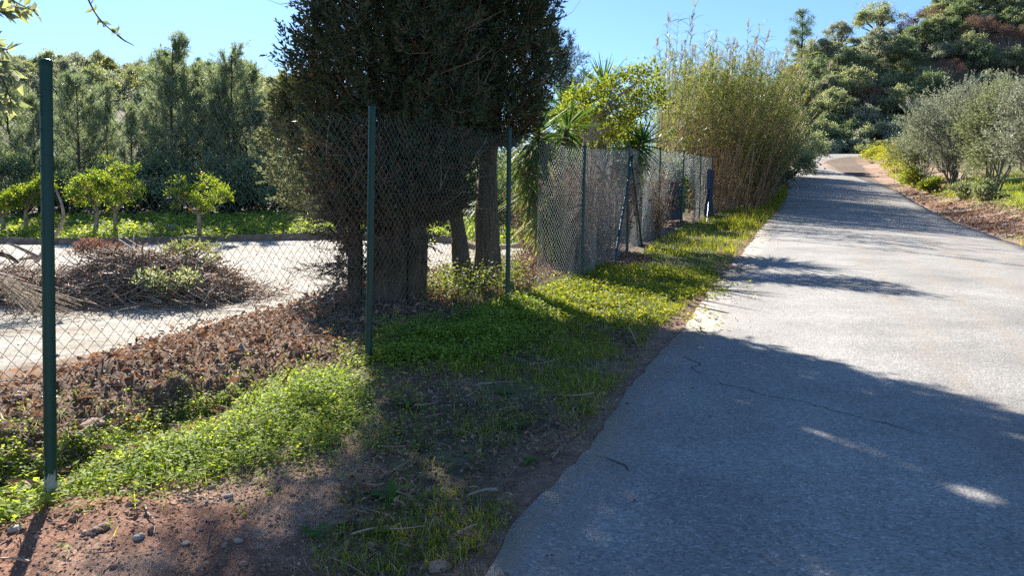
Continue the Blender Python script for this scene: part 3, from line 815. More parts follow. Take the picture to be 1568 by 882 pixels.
# ------------------------------------------------------------------ trees beside the fence: cypresses
def spray_template(n=7, seed=0):
    g = np.random.default_rng(seed); mb = MB()
    y = np.linspace(0.05, 0.8, n)
    P = np.stack([0 * y, y, -0.12 * y * y], 1)
    P = np.concatenate([P, P, [[0, 0.55, -0.04]]])
    a = R(38)
    D = np.concatenate([np.tile([math.sin(a), math.cos(a), 0], (n, 1)), np.tile([-math.sin(a), math.cos(a), 0], (n, 1)), [[0, 1, -0.1]]])
    D = D + g.normal(size=D.shape) * 0.22
    L = np.concatenate([0.42 - 0.25 * y, 0.42 - 0.25 * y, [0.5]])
    leaves(mb, P, D, np.tile([0, 0, 1.0], (len(P), 1)) + g.normal(size=P.shape) * 0.4, L, 0.12 + 0 * L)
    leaves(mb, np.array([[0, 0, 0.0]]), np.array([[0, 1, -0.05]]), np.array([[0.3, 0, 1.0]]), 0.75, 0.07)
    return np.concatenate(mb.v), np.concatenate([f for f, _, _ in mb.f])
SPR, SPF = spray_template(4)

SUN3 = np.array(SV)
GAPS = [(G(*p[:2]), p[2]) for p in [(1140, 626, .10), (1243, 675, .12), (1315, 700, .085), (1390, 732, .09), (1490, 778, .13), (1110, 560, .05),
                                    (870, 760, .045), (940, 803, .05), (592, 745, .10), (588, 785, .11), (580, 825, .11), (572, 868, .11), (735, 812, .07), (705, 590, .06)]]  # added crown holes, cut along sun rays to drop sun flecks
SH = unit(np.cross(SUN3, [0, 0, 1.0])); SW = np.cross(SH, SUN3)
def in_gap(W):
    m = np.zeros(len(W), bool)
    for p, r in GAPS:
        v = W - p
        m |= (((v @ SH) / (r + 0.02)) ** 2 + ((v @ SW) / (0.36 * r + 0.012)) ** 2) < 1
    return m
def bark_tube(mb, path, rad, seed, ns=26, mi=0):
    path = np.asarray(path, float); k0 = len(path)
    t0 = np.linspace(0, 1, k0); t1 = np.linspace(0, 1, 60)
    path = np.stack([np.interp(t1, t0, path[:, a]) for a in range(3)], 1); rad = np.interp(t1, t0, rad)
    n0 = len(mb.v); tube(mb, path, rad, ns, mi)
    V = mb.v[n0].reshape(60, ns, 3).astype(float); c = path[:, None]
    a = np.arange(ns) / ns * 6.283; hh = path[:, 2][:, None]
    tw = a[None] + 0.5 * hh
    m = 1 + 0.10 * np.sin(4 * tw + seed) + 0.07 * np.sin(9 * tw + 2 * seed) + 0.28 * (vnoise(np.cos(tw) * 3 + 7 + seed, np.sin(tw) * 3 + hh * 1.1) - 0.5) + 0.18 * (vnoise(np.cos(tw) * 9 + 40, np.sin(tw) * 9 + hh * 3 + seed) - 0.5)
    mb.v[n0] = (c + (V - c) * m[..., None]).reshape(-1, 3).astype(np.float32)
def cypress(name, label, base, axis, prof, n_spray, n_dead, seed, h_dead=2.0, trunk_r=0.22, lean=(0, 0), scale=0.17, limbs=26, hue='cypress', gaps=0.0, splits=()):
    """base: foot of trunk, axis: xy of the crown's axis relative to it, prof: [(height, radius)]"""
    g = np.random.default_rng(seed)
    t = thing(name, label, 'tree', base)
    hs = np.array([p[0] for p in prof]); rs = np.array([p[1] for p in prof])
    top = hs[-1]
    mb = MB()
    z = np.linspace(-0.15, top * 0.9, 14)
    ax = lambda zz: np.stack([np.interp(zz, [0, 2, top], [0, axis[0], axis[0] + lean[0]]), np.interp(zz, [0, 2, top], [0, axis[1], axis[1] + lean[1]])], -1)
    xy = ax(z); xy = xy + 0.03 * np.stack([np.sin(z * 2.1 + seed), np.cos(z * 1.7 + seed)], 1)
    rad = trunk_r * np.interp(z, [-0.2, 0, 0.25, 1, top * 0.9], [1.7, 1.45, 1.1, 0.95, 0.12])
    bark_tube(mb, np.concatenate([xy, z[:, None]], 1), rad, seed)
    for (dx, dy, h0, r) in splits:                       # secondary stems from the foot
        zz = np.linspace(-0.15, h0, 9)
        q = np.stack([dx * (0.85 + 0.15 * sst(0, 2, zz)) + 0.04 * np.sin(zz * 2.3 + dx), dy * (0.85 + 0.15 * sst(0, 2, zz)) + 0.04 * np.cos(zz * 2 + dy), zz], 1)
        bark_tube(mb, q, r * np.interp(zz, [-0.2, 0.3, h0], [1.4, 1, 0.3]), seed + dx * 30, 18)
    mb.build('trunk', M['bark'], t)
    # crown
    h = hs[0] + (top - hs[0]) * g.random(n_spray * 2) ** 0.9
    th = g.random(len(h)) * 2 * math.pi
    lump = 1 + 0.30 * (vnoise(th * 2.2 + seed * 3, h * 1.1) - 0.45) + 0.34 * (vnoise(np.cos(th) * 4 + 9 + seed, h * 3.1 + np.sin(th) * 4) - 0.5)
    q = g.random(len(h)) ** 0.42
    keep = vnoise(th * 3.3 + 4, h * 1.9 + seed * 1.7) > gaps * (q ** 2)
    h, th, lump, q = h[keep][:n_spray], th[keep][:n_spray], lump[keep][:n_spray], q[keep][:n_spray]
    rr = np.interp(h, hs, rs) * lump * (0.25 + 0.75 * q)
    o = np.stack([np.cos(th), np.sin(th), 0 * th], 1)
    P = np.concatenate([ax(h) + o[:, :2] * rr[:, None], h[:, None]], 1)
    D = o * 0.55 + np.array([0, 0, 0.75]) + g.normal(size=P.shape) * 0.42
    ok = ~(in_gap(P + np.asarray(base)) | in_gap(P + unit(D) * scale * 0.7 + np.asarray(base)))
    P, D, q, h = P[ok], D[ok], q[ok], h[ok]
    if splits:
        e = 220; th2 = g.random(e) * 6.283; hh2 = g.uniform(0.45, 1.1, e) ; r2 = np.interp(hh2, [0.45, 1.1], [0.28, 0.75]) * g.random(e) ** 0.5
        P = np.concatenate([P, np.concatenate([ax(hh2) + np.stack([np.cos(th2), np.sin(th2)], 1) * r2[:, None], hh2[:, None]], 1)])
        D = np.concatenate([D, np.stack([np.cos(th2), np.sin(th2), -0.6 + 0 * th2], 1) + g.normal(size=(e, 3)) * 0.4]); q = np.concatenate([q, np.full(e, 0.2)]); h = np.concatenate([h, hh2])
    X, Y, Z = frames(D)
    S = scale * g.uniform(0.6, 1.35, len(P))
    pd = np.clip((h_dead - h) / 1.1, 0, 1) * 0.9 + 0.015 + 0.55 * (1 - q) * (h < h_dead + 1.6)
    dead = g.random(len(P)) < (pd if h_dead > 0 else -1)
    c = MB(); stamp(c, SPR, SPF, P[~dead], X[~dead], Y[~dead], Z[~dead], S[~dead]); c.build('crown', M[hue], t)
    if h_dead < 0: return t
    # dead inner twigs and sprays low in the crown
    dm = MB()
    stamp(dm, SPR, SPF, P[dead], X[dead], Y[dead], Z[dead], S[dead] * 0.9)
    n = n_dead
    h = hs[0] + (h_dead + 1.0 - hs[0]) * g.random(n)
    th = g.random(n) * 2 * math.pi
    a0 = np.concatenate([ax(h), h[:, None]], 1)
    Ln = np.interp(h, hs, rs) * g.uniform(0.35, 0.95, n)
    D = np.stack([np.cos(th), np.sin(th), g.uniform(-0.1, 0.9, n)], 1)
    s = np.linspace(0, 1, 6)
    bend = g.normal(size=(n, 3)) * 0.25
    Pp = a0[:, None] + D[:, None] * (Ln[:, None] * s)[..., None] + bend[:, None] * (s ** 2)[None, :, None] * Ln[:, None, None]
    rad = 0.011 * (1.25 - s)[None] * g.uniform(0.35, 1.3, n)[:, None]
    tubes(dm, Pp, rad, 4, 1)
    if splits:                                           # twiggy dead growth hanging round the side stem
        e = 90
        sx = splits[0]
        a0 = np.stack([sx[0] + g.normal(size=e) * 0.06, sx[1] + g.normal(size=e) * 0.06, g.uniform(0.12, 1.15, e)], 1)
        De = np.stack([-np.abs(g.normal(size=e)) * 0.8 + 0.15, g.normal(size=e) * 0.5, g.uniform(-0.7, 0.5, e)], 1)
        Le = g.uniform(0.15, 0.5, e)
        Pe = a0[:, None] + De[:, None] * (Le[:, None] * s)[..., None]
        Pp = np.concatenate([Pp, Pe]); D = np.concatenate([D, De]); n = len(Pp)
        tubes(dm, Pe, 0.005 * (1.25 - s)[None] + 0 * Le[:, None], 3, 1)
        kk = g.integers(0, e, 420); ff = g.integers(2, 6, 420)
        X2, Y2, Z2 = frames(De[kk] + rdir(420, g) * 0.7)
        stamp(dm, SPR, SPF, Pe[kk, ff], X2, Y2, Z2, 0.10 * g.uniform(0.5, 1.2, 420))
    # side twigs
    k = g.integers(0, n, n * 5); f = g.integers(2, 6, n * 5)
    b0 = Pp[k, f]; D2 = D[k] * 0.5 + rdir(len(k), g) * 0.8
    L2 = g.uniform(0.12, 0.4, len(k))
    s4 = np.linspace(0, 1, 4)
    P2 = b0[:, None] + D2[:, None] * (L2[:, None] * s4)[..., None] + (g.normal(size=(len(k), 3)) * 0.12)[:, None] * (s4 ** 2)[None, :, None]
    tubes(dm, P2, 0.0032 * (1.2 - s4)[None] + 0 * L2[:, None], 3, 1)
    dm.build('dead_branches', [M['cypress_dead'], M['twig_dead']], t)
    return t
b1 = np.array([*P3(597, 470, 8.9)[:2], 0]); b1[2] = gz(b1[0], b1[1]) - 0.05
cypress('cypress_tree', 'broad dark cypress with brown dead lower branches and shaggy dark trunk behind the second post', b1, (0.10, 0.1),
        [(0.90, 0.55), (1.02, 0.74), (1.35, 0.88), (1.9, 0.96), (2.4, 1.03), (3.3, 1.07), (4.3, 1.22), (6, 1.45), (8, 1.0), (9.5, 0.12)], 27000, 620, 5, h_dead=1.95, trunk_r=0.15, scale=0.2,
        splits=((-0.45, -0.1, 2.6, 0.085), (0.24, 0.05, 3.2, 0.12), (-0.17, 0.1, 3.0, 0.10), (0.10, -0.14, 2.4, 0.075), (0.38, 0.12, 2.2, 0.05)), gaps=0.25)
b2 = np.array([*P3(741, 440, 9.9)[:2], 0]); b2[2] = gz(b2[0], b2[1]) - 0.05
cypress('cypress_tree', 'straight trunked cypress with bare pale scaly stem and dense crown above the third post', b2, (0.10, 0.0),
        [(1.75, 0.25), (2.1, 0.64), (2.7, 0.76), (3.6, 0.82), (4.4, 0.86), (6.5, 0.78), (8.5, 0.1)], 14000, 120, 8, h_dead=2.35, trunk_r=0.135, scale=0.19, gaps=0.15)
b3 = np.array([*P3(712, 438, 9.6)[:2], 0]); b3[2] = gz(b3[0], b3[1]) - 0.05
cypress('cypress_tree', 'thin leaning cypress stem between the broad cypress and the straight bare one', b3, (-0.17, 0.05),
        [(1.55, 0.2), (2.0, 0.5), (2.8, 0.7), (4.0, 0.75), (6.0, 0.6), (7.5, 0.1)], 8000, 150, 9, h_dead=2.3, trunk_r=0.092, scale=0.19, lean=(0.2, 0.1), gaps=0.15)
# conifer in painted sunlit olive behind, low on the yard side
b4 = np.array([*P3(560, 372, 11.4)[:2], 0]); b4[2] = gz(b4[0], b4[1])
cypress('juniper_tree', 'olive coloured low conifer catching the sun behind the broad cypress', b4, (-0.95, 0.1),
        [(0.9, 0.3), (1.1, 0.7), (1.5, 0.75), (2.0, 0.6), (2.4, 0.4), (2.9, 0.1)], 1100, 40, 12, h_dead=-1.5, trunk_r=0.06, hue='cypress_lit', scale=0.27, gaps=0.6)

# ------------------------------------------------------------------ generic broad trees
def limb_set(mb, base, tips, r0, g, mi=0, fork=0.45, ns=6):
    for tp in tips:
        m = base + (tp - base) * fork + g.normal(size=3) * 0.09 * np.linalg.norm(tp - base) + np.array([0, 0, 0.05 * np.linalg.norm(tp - base)])
        q = bez(base, m, tp, 8)
        q[1:-1] += g.normal(size=(6, 3)) * 0.02 * np.linalg.norm(tp - base)
        tube(mb, q, r0 * np.linspace(1, 0.22, 8), ns, mi)
def crown_clumps(mb, cent, rad, n, L, W, g, up=0.35, mi=0, squash=0.75):
    k = g.integers(0, len(cent), n)
    o = rdir(n, g)
    o[:, 2] = np.where(o[:, 2] < -0.35, -o[:, 2], o[:, 2])
    q = g.random(n) ** 0.45
    q = q * np.where(g.random(n) < 0.35, g.uniform(0.8, 1.75, n), 1.0) * (0.72 + 0.6 * vnoise(o[:, 0] * 2.3 + k * 3.7, o[:, 2] * 2.3 + o[:, 1] * 2 + k))
    P = cent[k] + o * (rad[k] * q)[:, None] * np.array([1, 1, squash])
    D = unit(o + rdir(n, g) * 0.9 + np.array([0, 0, up * 0.4]))
    N = unit(o * 0.8 + np.array([0, 0, 0.5]) + rdir(n, g) * 0.9)
    leaves(mb, P, D, N, L * g.uniform(0.6, 1.35, n), W * g.uniform(0.7, 1.3, n), mi)

def hill_tree_mesh(kind, seed):
    """crown mesh and trunk mesh of one hillside tree, unit size about 5 m wide"""
    g = np.random.default_rng(seed)
    cr, tr = MB(), MB()
    if kind == 'pine':
        hgt = 8.5
        tube(tr, np.array([[0, 0, -0.6], [0.05, 0, 2], [0.1, 0.05, 5], [0.1, 0, hgt]]), [0.2, 0.16, 0.1, 0.03], 7)
        cs = []; rs = []
        for q in range(34):
            h = g.uniform(2.6, hgt); w = np.interp(h, [2.6, 4, 6.5, hgt], [1.6, 2.1, 1.5, 0.2]) * g.uniform(0.4, 1)
            a = g.uniform(0, 6.28); cs.append([w * math.cos(a), w * math.sin(a), h + 0.25 * w]); rs.append(g.uniform(0.4, 0.65))
            tube(tr, np.array([[0.05, 0, h - 0.3], [0.5 * w * math.cos(a), 0.5 * w * math.sin(a), h - 0.1], cs[-1]]), [0.05, 0.035, 0.01], 4)
        crown_clumps(cr, np.array(cs), np.array(rs), 5200, 0.30, 0.05, g)
        return cr, tr
    spread, hgt, nc, nl, leaf, tall = {'oak': (2.3, 4.0, 34, 6600, 0.17, 0.6), 'bush': (1.8, 1.9, 26, 4600, 0.15, 0.0), 'big': (3.4, 5.8, 40, 8000, 0.2, 1.6),
                                       'bare': (2.4, 3.9, 13, 1500, 0.2, 1.3), 'scrub': (1.4, 1.0, 8, 1700, 0.16, 0.05), 'nearbush': (1.8, 1.9, 18, 9000, 0.095, 0.0)}[kind]
    a = g.uniform(0, 6.28, nc); q = g.random(nc) ** 0.55
    hz = g.uniform(0.0, 1.0, nc)
    w = spread * q * np.sqrt(np.clip(1 - (hz * 0.92) ** 2, 0.1, 1)) * (0.8 + 0.2 * np.sin(np.clip(hz * 4, 0, 1.57)))
    c = np.stack([w * np.cos(a), w * np.sin(a), tall + (hgt - tall) * (0.12 + 0.8 * hz) * (0.75 + 0.25 * (1 - q))], 1)
    r = spread * g.uniform(0.12, 0.31, nc)
    base = np.array([0, 0, -0.7])
    th = np.array([g.normal() * 0.1, g.normal() * 0.1, tall * 0.55])
    tube(tr, np.array([base, (base + th) / 2 + g.normal(size=3) * 0.05, th]), [0.05 * hgt, 0.04 * hgt, 0.036 * hgt], 8)
    limb_set(tr, th, list(c[:min(nc, 11)] - np.array([0, 0, 0.1])), 0.026 * hgt, g, ns=5)
    if kind == 'bare':
        for k in range(nc):
            tips = c[k] + rdir(7, g) * r[k] * 1.5
            limb_set(tr, c[k] - np.array([0, 0, 0.1]), list(tips), 0.022, g, ns=3)
    crown_clumps(cr, c, r, nl, leaf, leaf * (0.6 if kind != 'bare' else 0.35), g, squash=0.95)
    return cr, tr
HT = {}
def hill_proto(kind, var, mat):
    key = (kind, var, mat)
    if key not in HT:
        c, t = hill_tree_mesh(kind, 100 + var * 17 + len(kind))
        HT[key] = (c.mesh(kind + ' crown', M[mat]), t.mesh(kind + ' trunk', M['bark_dark' if kind != 'bare' else 'bark_grey']))
    return HT[key]
def hill_tree(name, label, cat, pos, kind, var, mat, s, rz, group, sz=1.0):
    cm, tm = hill_proto(kind, var, mat)
    t = thing(name, label, cat, pos, group)
    t.rotation_euler = (0, 0, rz); t.scale = (s, s, s * sz)
    for nm, me in (('trunk', tm), ('crown', cm)):
        o = bpy.data.objects.new(nm, me); C.objects.link(o); o.parent = t
    return t

# ------------------------------------------------------------------ hillside trees, placed over each hill's slope
ORD = ['first', 'second', 'third', 'fourth', 'fifth', 'sixth', 'seventh', 'eighth', 'ninth', 'tenth', 'eleventh', 'twelfth', 'thirteenth', 'fourteenth', 'fifteenth',
       'sixteenth', 'seventeenth', 'eighteenth', 'nineteenth', 'twentieth', 'twenty-first', 'twenty-second', 'twenty-third', 'twenty-fourth', 'twenty-fifth', 'twenty-sixth',
       'twenty-seventh', 'twenty-eighth', 'twenty-ninth', 'thirtieth']
LOOK = {('oak', 'oak'): ('holm_oak', 'dull green rounded holm oak'), ('oak', 'oak_dark'): ('holm_oak', 'dark green rounded holm oak'), ('oak', 'oak_warm'): ('holm_oak', 'yellowish green rounded holm oak'),
        ('oak', 'oak_grey'): ('olive_tree', 'grey green rounded wild olive'), ('bush', 'oak_grey'): ('shrub', 'grey green bushy shrub'), ('bush', 'oak_dark'): ('shrub', 'dark green bushy shrub'),
        ('bush', 'oak'): ('shrub', 'dull green bushy shrub'), ('bush', 'oak_warm'): ('shrub', 'yellowish green bushy shrub'), ('scrub', 'oak_grey'): ('scrub_bush', 'low grey green scrub bush'), ('scrub', 'oak_warm'): ('scrub_bush', 'low yellowish scrub bush'),
        ('bare', 'oak_red'): ('thorn_tree', 'reddish brown half bare tree'), ('big', 'oak'): ('cork_oak', 'large spreading cork oak'), ('pine', 'pine'): ('pine_tree', 'lone upright pine'),
        ('big', 'oak_dark'): ('cork_oak', 'large dark cork oak')}
HILL = []       # (kind, var, mat, pos, scale, rz, sz, hill)
def hill_fill(hill, pxr, dr, spacing, seed, mats, smin, smax):
    g = np.random.default_rng(seed)
    y = dr[0]; row = 0
    while y < dr[1]:
        px = pxr[0] + g.random() * 20
        while px < pxr[1]:
            yy = y + g.uniform(-0.4, 0.4) * spacing
            x = (px - CX) / F * yy
            f = (yy - dr[0]) / (dr[1] - dr[0])
            kind, mat = mats[g.choice(len(mats), p=[m[2] for m in mats] / np.sum([m[2] for m in mats]))][:2]
            s = g.uniform(smin, smax) * (1.15 if kind == 'bush' else 1)
            if kind == 'scrub': s *= 1.3
            px += spacing / yy * F * g.uniform(0.75, 1.25)
            if float(road_dist(np.array([x]), np.array([yy]))[0]) < 6.0: continue
            HILL.append([kind, int(g.integers(0, 3)), mat, (x, yy, gz(x, yy)), s, g.uniform(0, 6.28), g.uniform(0.85, 1.15), hill])
        y += spacing * 0.82; row += 1
MR = [('oak', 'oak', 4), ('oak', 'oak_dark', 3.2), ('oak', 'oak_grey', 2.2), ('bush', 'oak_dark', 2.2), ('bush', 'oak_grey', 2.2), ('bush', 'oak', 2), ('oak', 'oak_warm', 1.2), ('bare', 'oak_red', 0.8), ('big', 'oak', 0.6), ('scrub', 'oak_warm', 0.8)]
hill_fill('right', (1195, 1600), (88, 131), 4.0, 21, MR, 0.8, 1.35)
ML = [('oak', 'oak', 3), ('oak', 'oak_warm', 2), ('oak', 'oak_grey', 3), ('oak', 'oak_dark', 1.6), ('bush', 'oak_grey', 2), ('bush', 'oak_dark', 1), ('scrub', 'oak_warm', 1)]
hill_fill('left', (-40, 480), (84, 124), 5.0, 22, ML, 0.8, 1.35)
def on_hill(px, py, r, *a):
    p = G(px, py); return p
# the ones that stand out
def special(kind, var, mat, px, depth, s, hill, sz=1.0):
    x = (px - CX) / F * depth
    z = gz(x, depth)
    HILL[:] = [h for h in HILL if math.hypot(h[3][0] - x, h[3][1] - depth) > (2.3 if kind != 'bush' and kind != 'scrub' else 1.3) * s]
    HILL.append([kind, var, mat, (x, depth, z), s, 1.0 + px, sz, hill])
special('big', 1, 'oak', 1332, 126, 1.15, 'right')
special('bare', 1, 'oak_red', 1385, 119, 1.15, 'right')
special('bare', 2, 'oak_red', 1408, 121, 1.0, 'right')
special('bare', 0, 'oak_red', 1482, 112, 1.2, 'right')
special('pine', 0, 'pine', 1218, 119, 1.12, 'right')
HILL[:] = [h for h in HILL if not (h[7] == 'right' and h[3][1] > 112 and 1280 < CX + F * h[3][0] / h[3][1] < 1392 and h[0] not in ('bare',) and not (h[0] == 'big' and h[4] == 1.15))]
special('scrub', 0, 'oak_grey', 1300, 122, 1.3, 'right')
special('scrub', 1, 'oak_warm', 1362, 123, 1.3, 'right')
special('scrub', 2, 'oak_grey', 1320, 117, 1.5, 'right')
special('bush', 2, 'oak', 1345, 115, 1.1, 'right')
special('bush', 1, 'oak_dark', 1290, 115, 1.2, 'right')
special('bush', 1, 'oak_grey', 1378, 114, 1.0, 'right')
special('bare', 2, 'oak_red', 1440, 105, 0.9, 'right')
special('oak', 1, 'oak_grey', 1500, 100, 1.2, 'right')
special('big', 0, 'oak_dark', 1455, 127, 1.1, 'right')
special('big', 2, 'oak_dark', 1545, 124, 1.2, 'right')
special('big', 0, 'oak', 375, 121, 1.0, 'left')
special('pine', 1, 'pine', 313, 121, 0.62, 'left')
special('big', 2, 'oak', 165, 112, 0.8, 'left')
# foot of the right hill
for i, (px, dep, kind, mat, s) in enumerate([(1262, 88, 'bush', 'oak_grey', 1.0), (1292, 90, 'scrub', 'oak_grey', 1.6), (1318, 87.5, 'bush', 'oak', 0.9), (1345, 89, 'scrub', 'oak_warm', 1.6),
                                             (1372, 88, 'bush', 'oak_grey', 1.1), (1300, 95, 'bush', 'oak_dark', 1.1), (1405, 90, 'bush', 'oak', 1.1), (1278, 92, 'bush', 'oak_dark', 1.2), (1330, 93, 'bush', 'oak', 1.3), (1360, 95, 'bush', 'oak_dark', 1.3), (1310, 92, 'bush', 'oak_grey', 1.1), (1390, 94, 'bush', 'oak_grey', 1.3), (1255, 94, 'bush', 'oak', 1.3), (1425, 93, 'bush', 'oak', 1.3)]):
    special(kind, i % 3, mat, px, dep, s, 'right')
BAND_R = ['at the foot of', 'low on', 'halfway up', 'high on', 'on the crest of']
def label_hill(hill, phrase, d0, d1, group):
    hs = [h for h in HILL if h[7] == hill]
    cells = {}
    for h in hs:
        b = int(np.clip((h[3][1] - d0) / (d1 - d0) * 5, 0, 4))
        cells.setdefault((LOOK[(h[0], h[2])], b), []).append(h)
    for ((nm, look), b), lst in cells.items():
        lst.sort(key=lambda h: h[3][0] / h[3][1])
        for i, h in enumerate(lst):
            pos = BAND_R[b] + ' the ' + phrase
            lab = (f'only {look} ' + pos) if len(lst) == 1 else (f'{look} {pos}, {ORD[i]} from left')
            lab = lab.replace('only large', 'large').replace('only lone', 'lone')
            lab = ' '.join(lab.split()[:17])
            hill_tree(nm, lab, nm.replace('_', ' ') if nm != 'scrub_bush' else 'shrub', h[3], h[0], h[1], h[2], h[4], h[5], group, h[6])
# ---------------------------------------------------------------- casuarina belt behind the yard
def casuarina_mesh(seed, hgt=9.5, wid=1.5, dens=1.0):
    g = np.random.default_rng(seed)
    cr, tr = MB(), MB()
    z = np.linspace(-0.4, hgt * 0.97, 10)
    xy = np.cumsum(g.normal(size=(10, 2)) * 0.05, 0)
    tube(tr, np.concatenate([xy, z[:, None]], 1), np.interp(z, [-0.4, 0.5, hgt], [0.16, 0.12, 0.02]), 7)
    nb = int(60 * dens)
    Pn, Dn = [], []
    for k in range(nb):
        h = hgt * (0.08 + 0.86 * (k + g.random()) / nb)
        w = wid * np.interp(h / hgt, [0.05, 0.25, 0.55, 0.8, 1], [1.2, 1.3, 1.0, 0.55, 0.10]) * g.uniform(0.4, 1.3)
        a = g.uniform(0, 6.28)
        o = np.array([math.cos(a), math.sin(a), 0])
        b0 = np.array([np.interp(h, z, xy[:, 0]), np.interp(h, z, xy[:, 1]), h])
        rise = g.uniform(0.7, 1.5) * w
        tip = b0 + o * w + np.array([0, 0, rise])
        q = bez(b0, b0 + o * w * 0.7 + np.array([0, 0, 0.25 * rise]), tip, 6)
        tube(tr, q, np.linspace(0.03, 0.006, 6) * (1.3 - 0.6 * h / hgt), 4)
        # brushes: side shoots that sweep upward and carry hanging needles
        for m_ in range(int(4 + 4 * g.random())):
            s0 = 0.3 + 0.7 * g.random()
            p0 = b0 + (tip - b0) * s0; p0[2] += 0.25 * rise * (s0 * s0 - s0) * 1.5
            dv = o * 0.35 + np.array([0, 0, 1.0]) + g.normal(size=3) * 0.4; dv /= np.linalg.norm(dv)
            Ls = g.uniform(0.35, 0.85)
            n = 7
            u = np.linspace(0.1, 1, n)
            Pn.append(p0 + dv * (u * Ls)[:, None] + g.normal(size=(n, 3)) * 0.035); Dn.append(np.tile(dv, (n, 1)))
    Pn = np.concatenate(Pn); Dn = np.concatenate(Dn)
    k = np.repeat(np.arange(len(Pn)), 6)
    D = unit(Dn[k] * 0.9 + g.normal(size=(len(k), 3)) * 0.5)
    leaves(cr, Pn[k] + g.normal(size=(len(k), 3)) * 0.03, D, rdir(len(k), g), g.uniform(0.2, 0.42, len(k)), 0.024 + 0.016 * g.random(len(k)), bend=-0.1)
    return cr, tr
CAS = []
for v in range(6):
    c, t_ = casuarina_mesh(300 + v, wid=[1.5, 1.7, 1.35, 1.6, 1.9, 1.4][v], dens=[1, 1.1, 0.9, 1, 1.2, 0.95][v])
    CAS.append((c, t_.mesh('casuarina trunk', M['bark_dark'])))
CASM = {}
def cas(label, pos, v, s, mat='casuarina', rz=0.0, group='feathery casuarinas behind the yard'):
    if (v, mat) not in CASM: CASM[(v, mat)] = CAS[v][0].mesh('casuarina crown', M[mat])
    t = thing('casuarina_tree', label, 'tree', pos, group); t.scale = (s * 1.05, s * 1.05, s); t.rotation_euler = (0, 0, rz)
    for nm, me in (('trunk', CAS[v][1]), ('crown', CASM[(v, mat)])):
        o = bpy.data.objects.new(nm, me); C.objects.link(o); o.parent = t
# (pixel of the stem, depth, top pixel row)
CAS_AT = [(-30, 33, 150), (22, 36, 120), (62, 34, 150), (105, 38, 140), (128, 33, 120), (168, 35, 135), (205, 34, 165), (238, 37, 118), (270, 33, 62), (292, 35, 100), (322, 36, 112), (338, 33, 135),
          (358, 33.5, 78), (386, 35, 105), (408, 34, 150), (432, 37, 165), (468, 34, 185), (505, 36, 190), (545, 34, 205), (590, 36, 210), (630, 34, 215), (668, 36, 220), (705, 34, 225), (742, 37, 228), (778, 33, 230), (815, 35, 235),
          (45, 42, 150), (150, 43, 150), (255, 42, 140), (345, 43, 140), (440, 43, 175)]
NEARF = sorted([c for c in CAS_AT if c[1] < 40], key=lambda c: c[0])
for i, (px, dep, ty) in enumerate(CAS_AT):
    x = (px - CX) / F * dep; y = dep; z = gz(x, y)
    top = HC + (346 - ty) / F * dep
    s = (top - z) / 9.5
    row = 'front' if dep < 40 else 'back'
    j = sorted([c for c in CAS_AT if (c[1] < 40) == (dep < 40)], key=lambda c: c[0]).index((px, dep, ty))
    tallness = 'tall ' if ty < 100 else 'short ' if ty > 200 else ''
    cas(f'{tallness}feathery grey green casuarina behind the yard, {ORD[j]} from the left in its {row} row', (x, y, z - 0.1), i % 6, s, rz=i * 1.3)
cas('blue green feathery tree rising behind the yuccas against the sky', (lambda x, y: (x, y, gz(x, y)))((858 - CX) / F * 38, 38), 2, 0.9, 'casuarina_blue', 0.4, None)
label_hill('right', 'road hill', 86, 131, 'trees and shrubs on the hill above the road')
label_hill('left', 'hill behind casuarinas', 84, 126, 'trees on the hill beyond the casuarinas')

# dark shrubs closing the gap under the casuarinas
for i, (px, dep, s) in enumerate([(-60, 31, 1.3), (30, 31, 1.3), (95, 32, 1.2), (190, 31, 1.2), (255, 31.5, 1.3), (330, 31, 1.2), (400, 31, 1.3), (470, 31, 1.2), (540, 31, 1.2), (620, 30, 1.2), (690, 31, 1.3), (760, 29, 1.3), (820, 30, 1.4)]):
    x = (px - CX) / F * dep; y = dep + 0.6
    hill_tree('shrub', f'dark green shrub in the shade under the casuarinas, {ORD[i]} from the left', 'shrub', (x, y, gz(x, y)), 'nearbush', i % 3, 'oak_dark', s, i * 2.1, 'shrubs under the casuarinas')

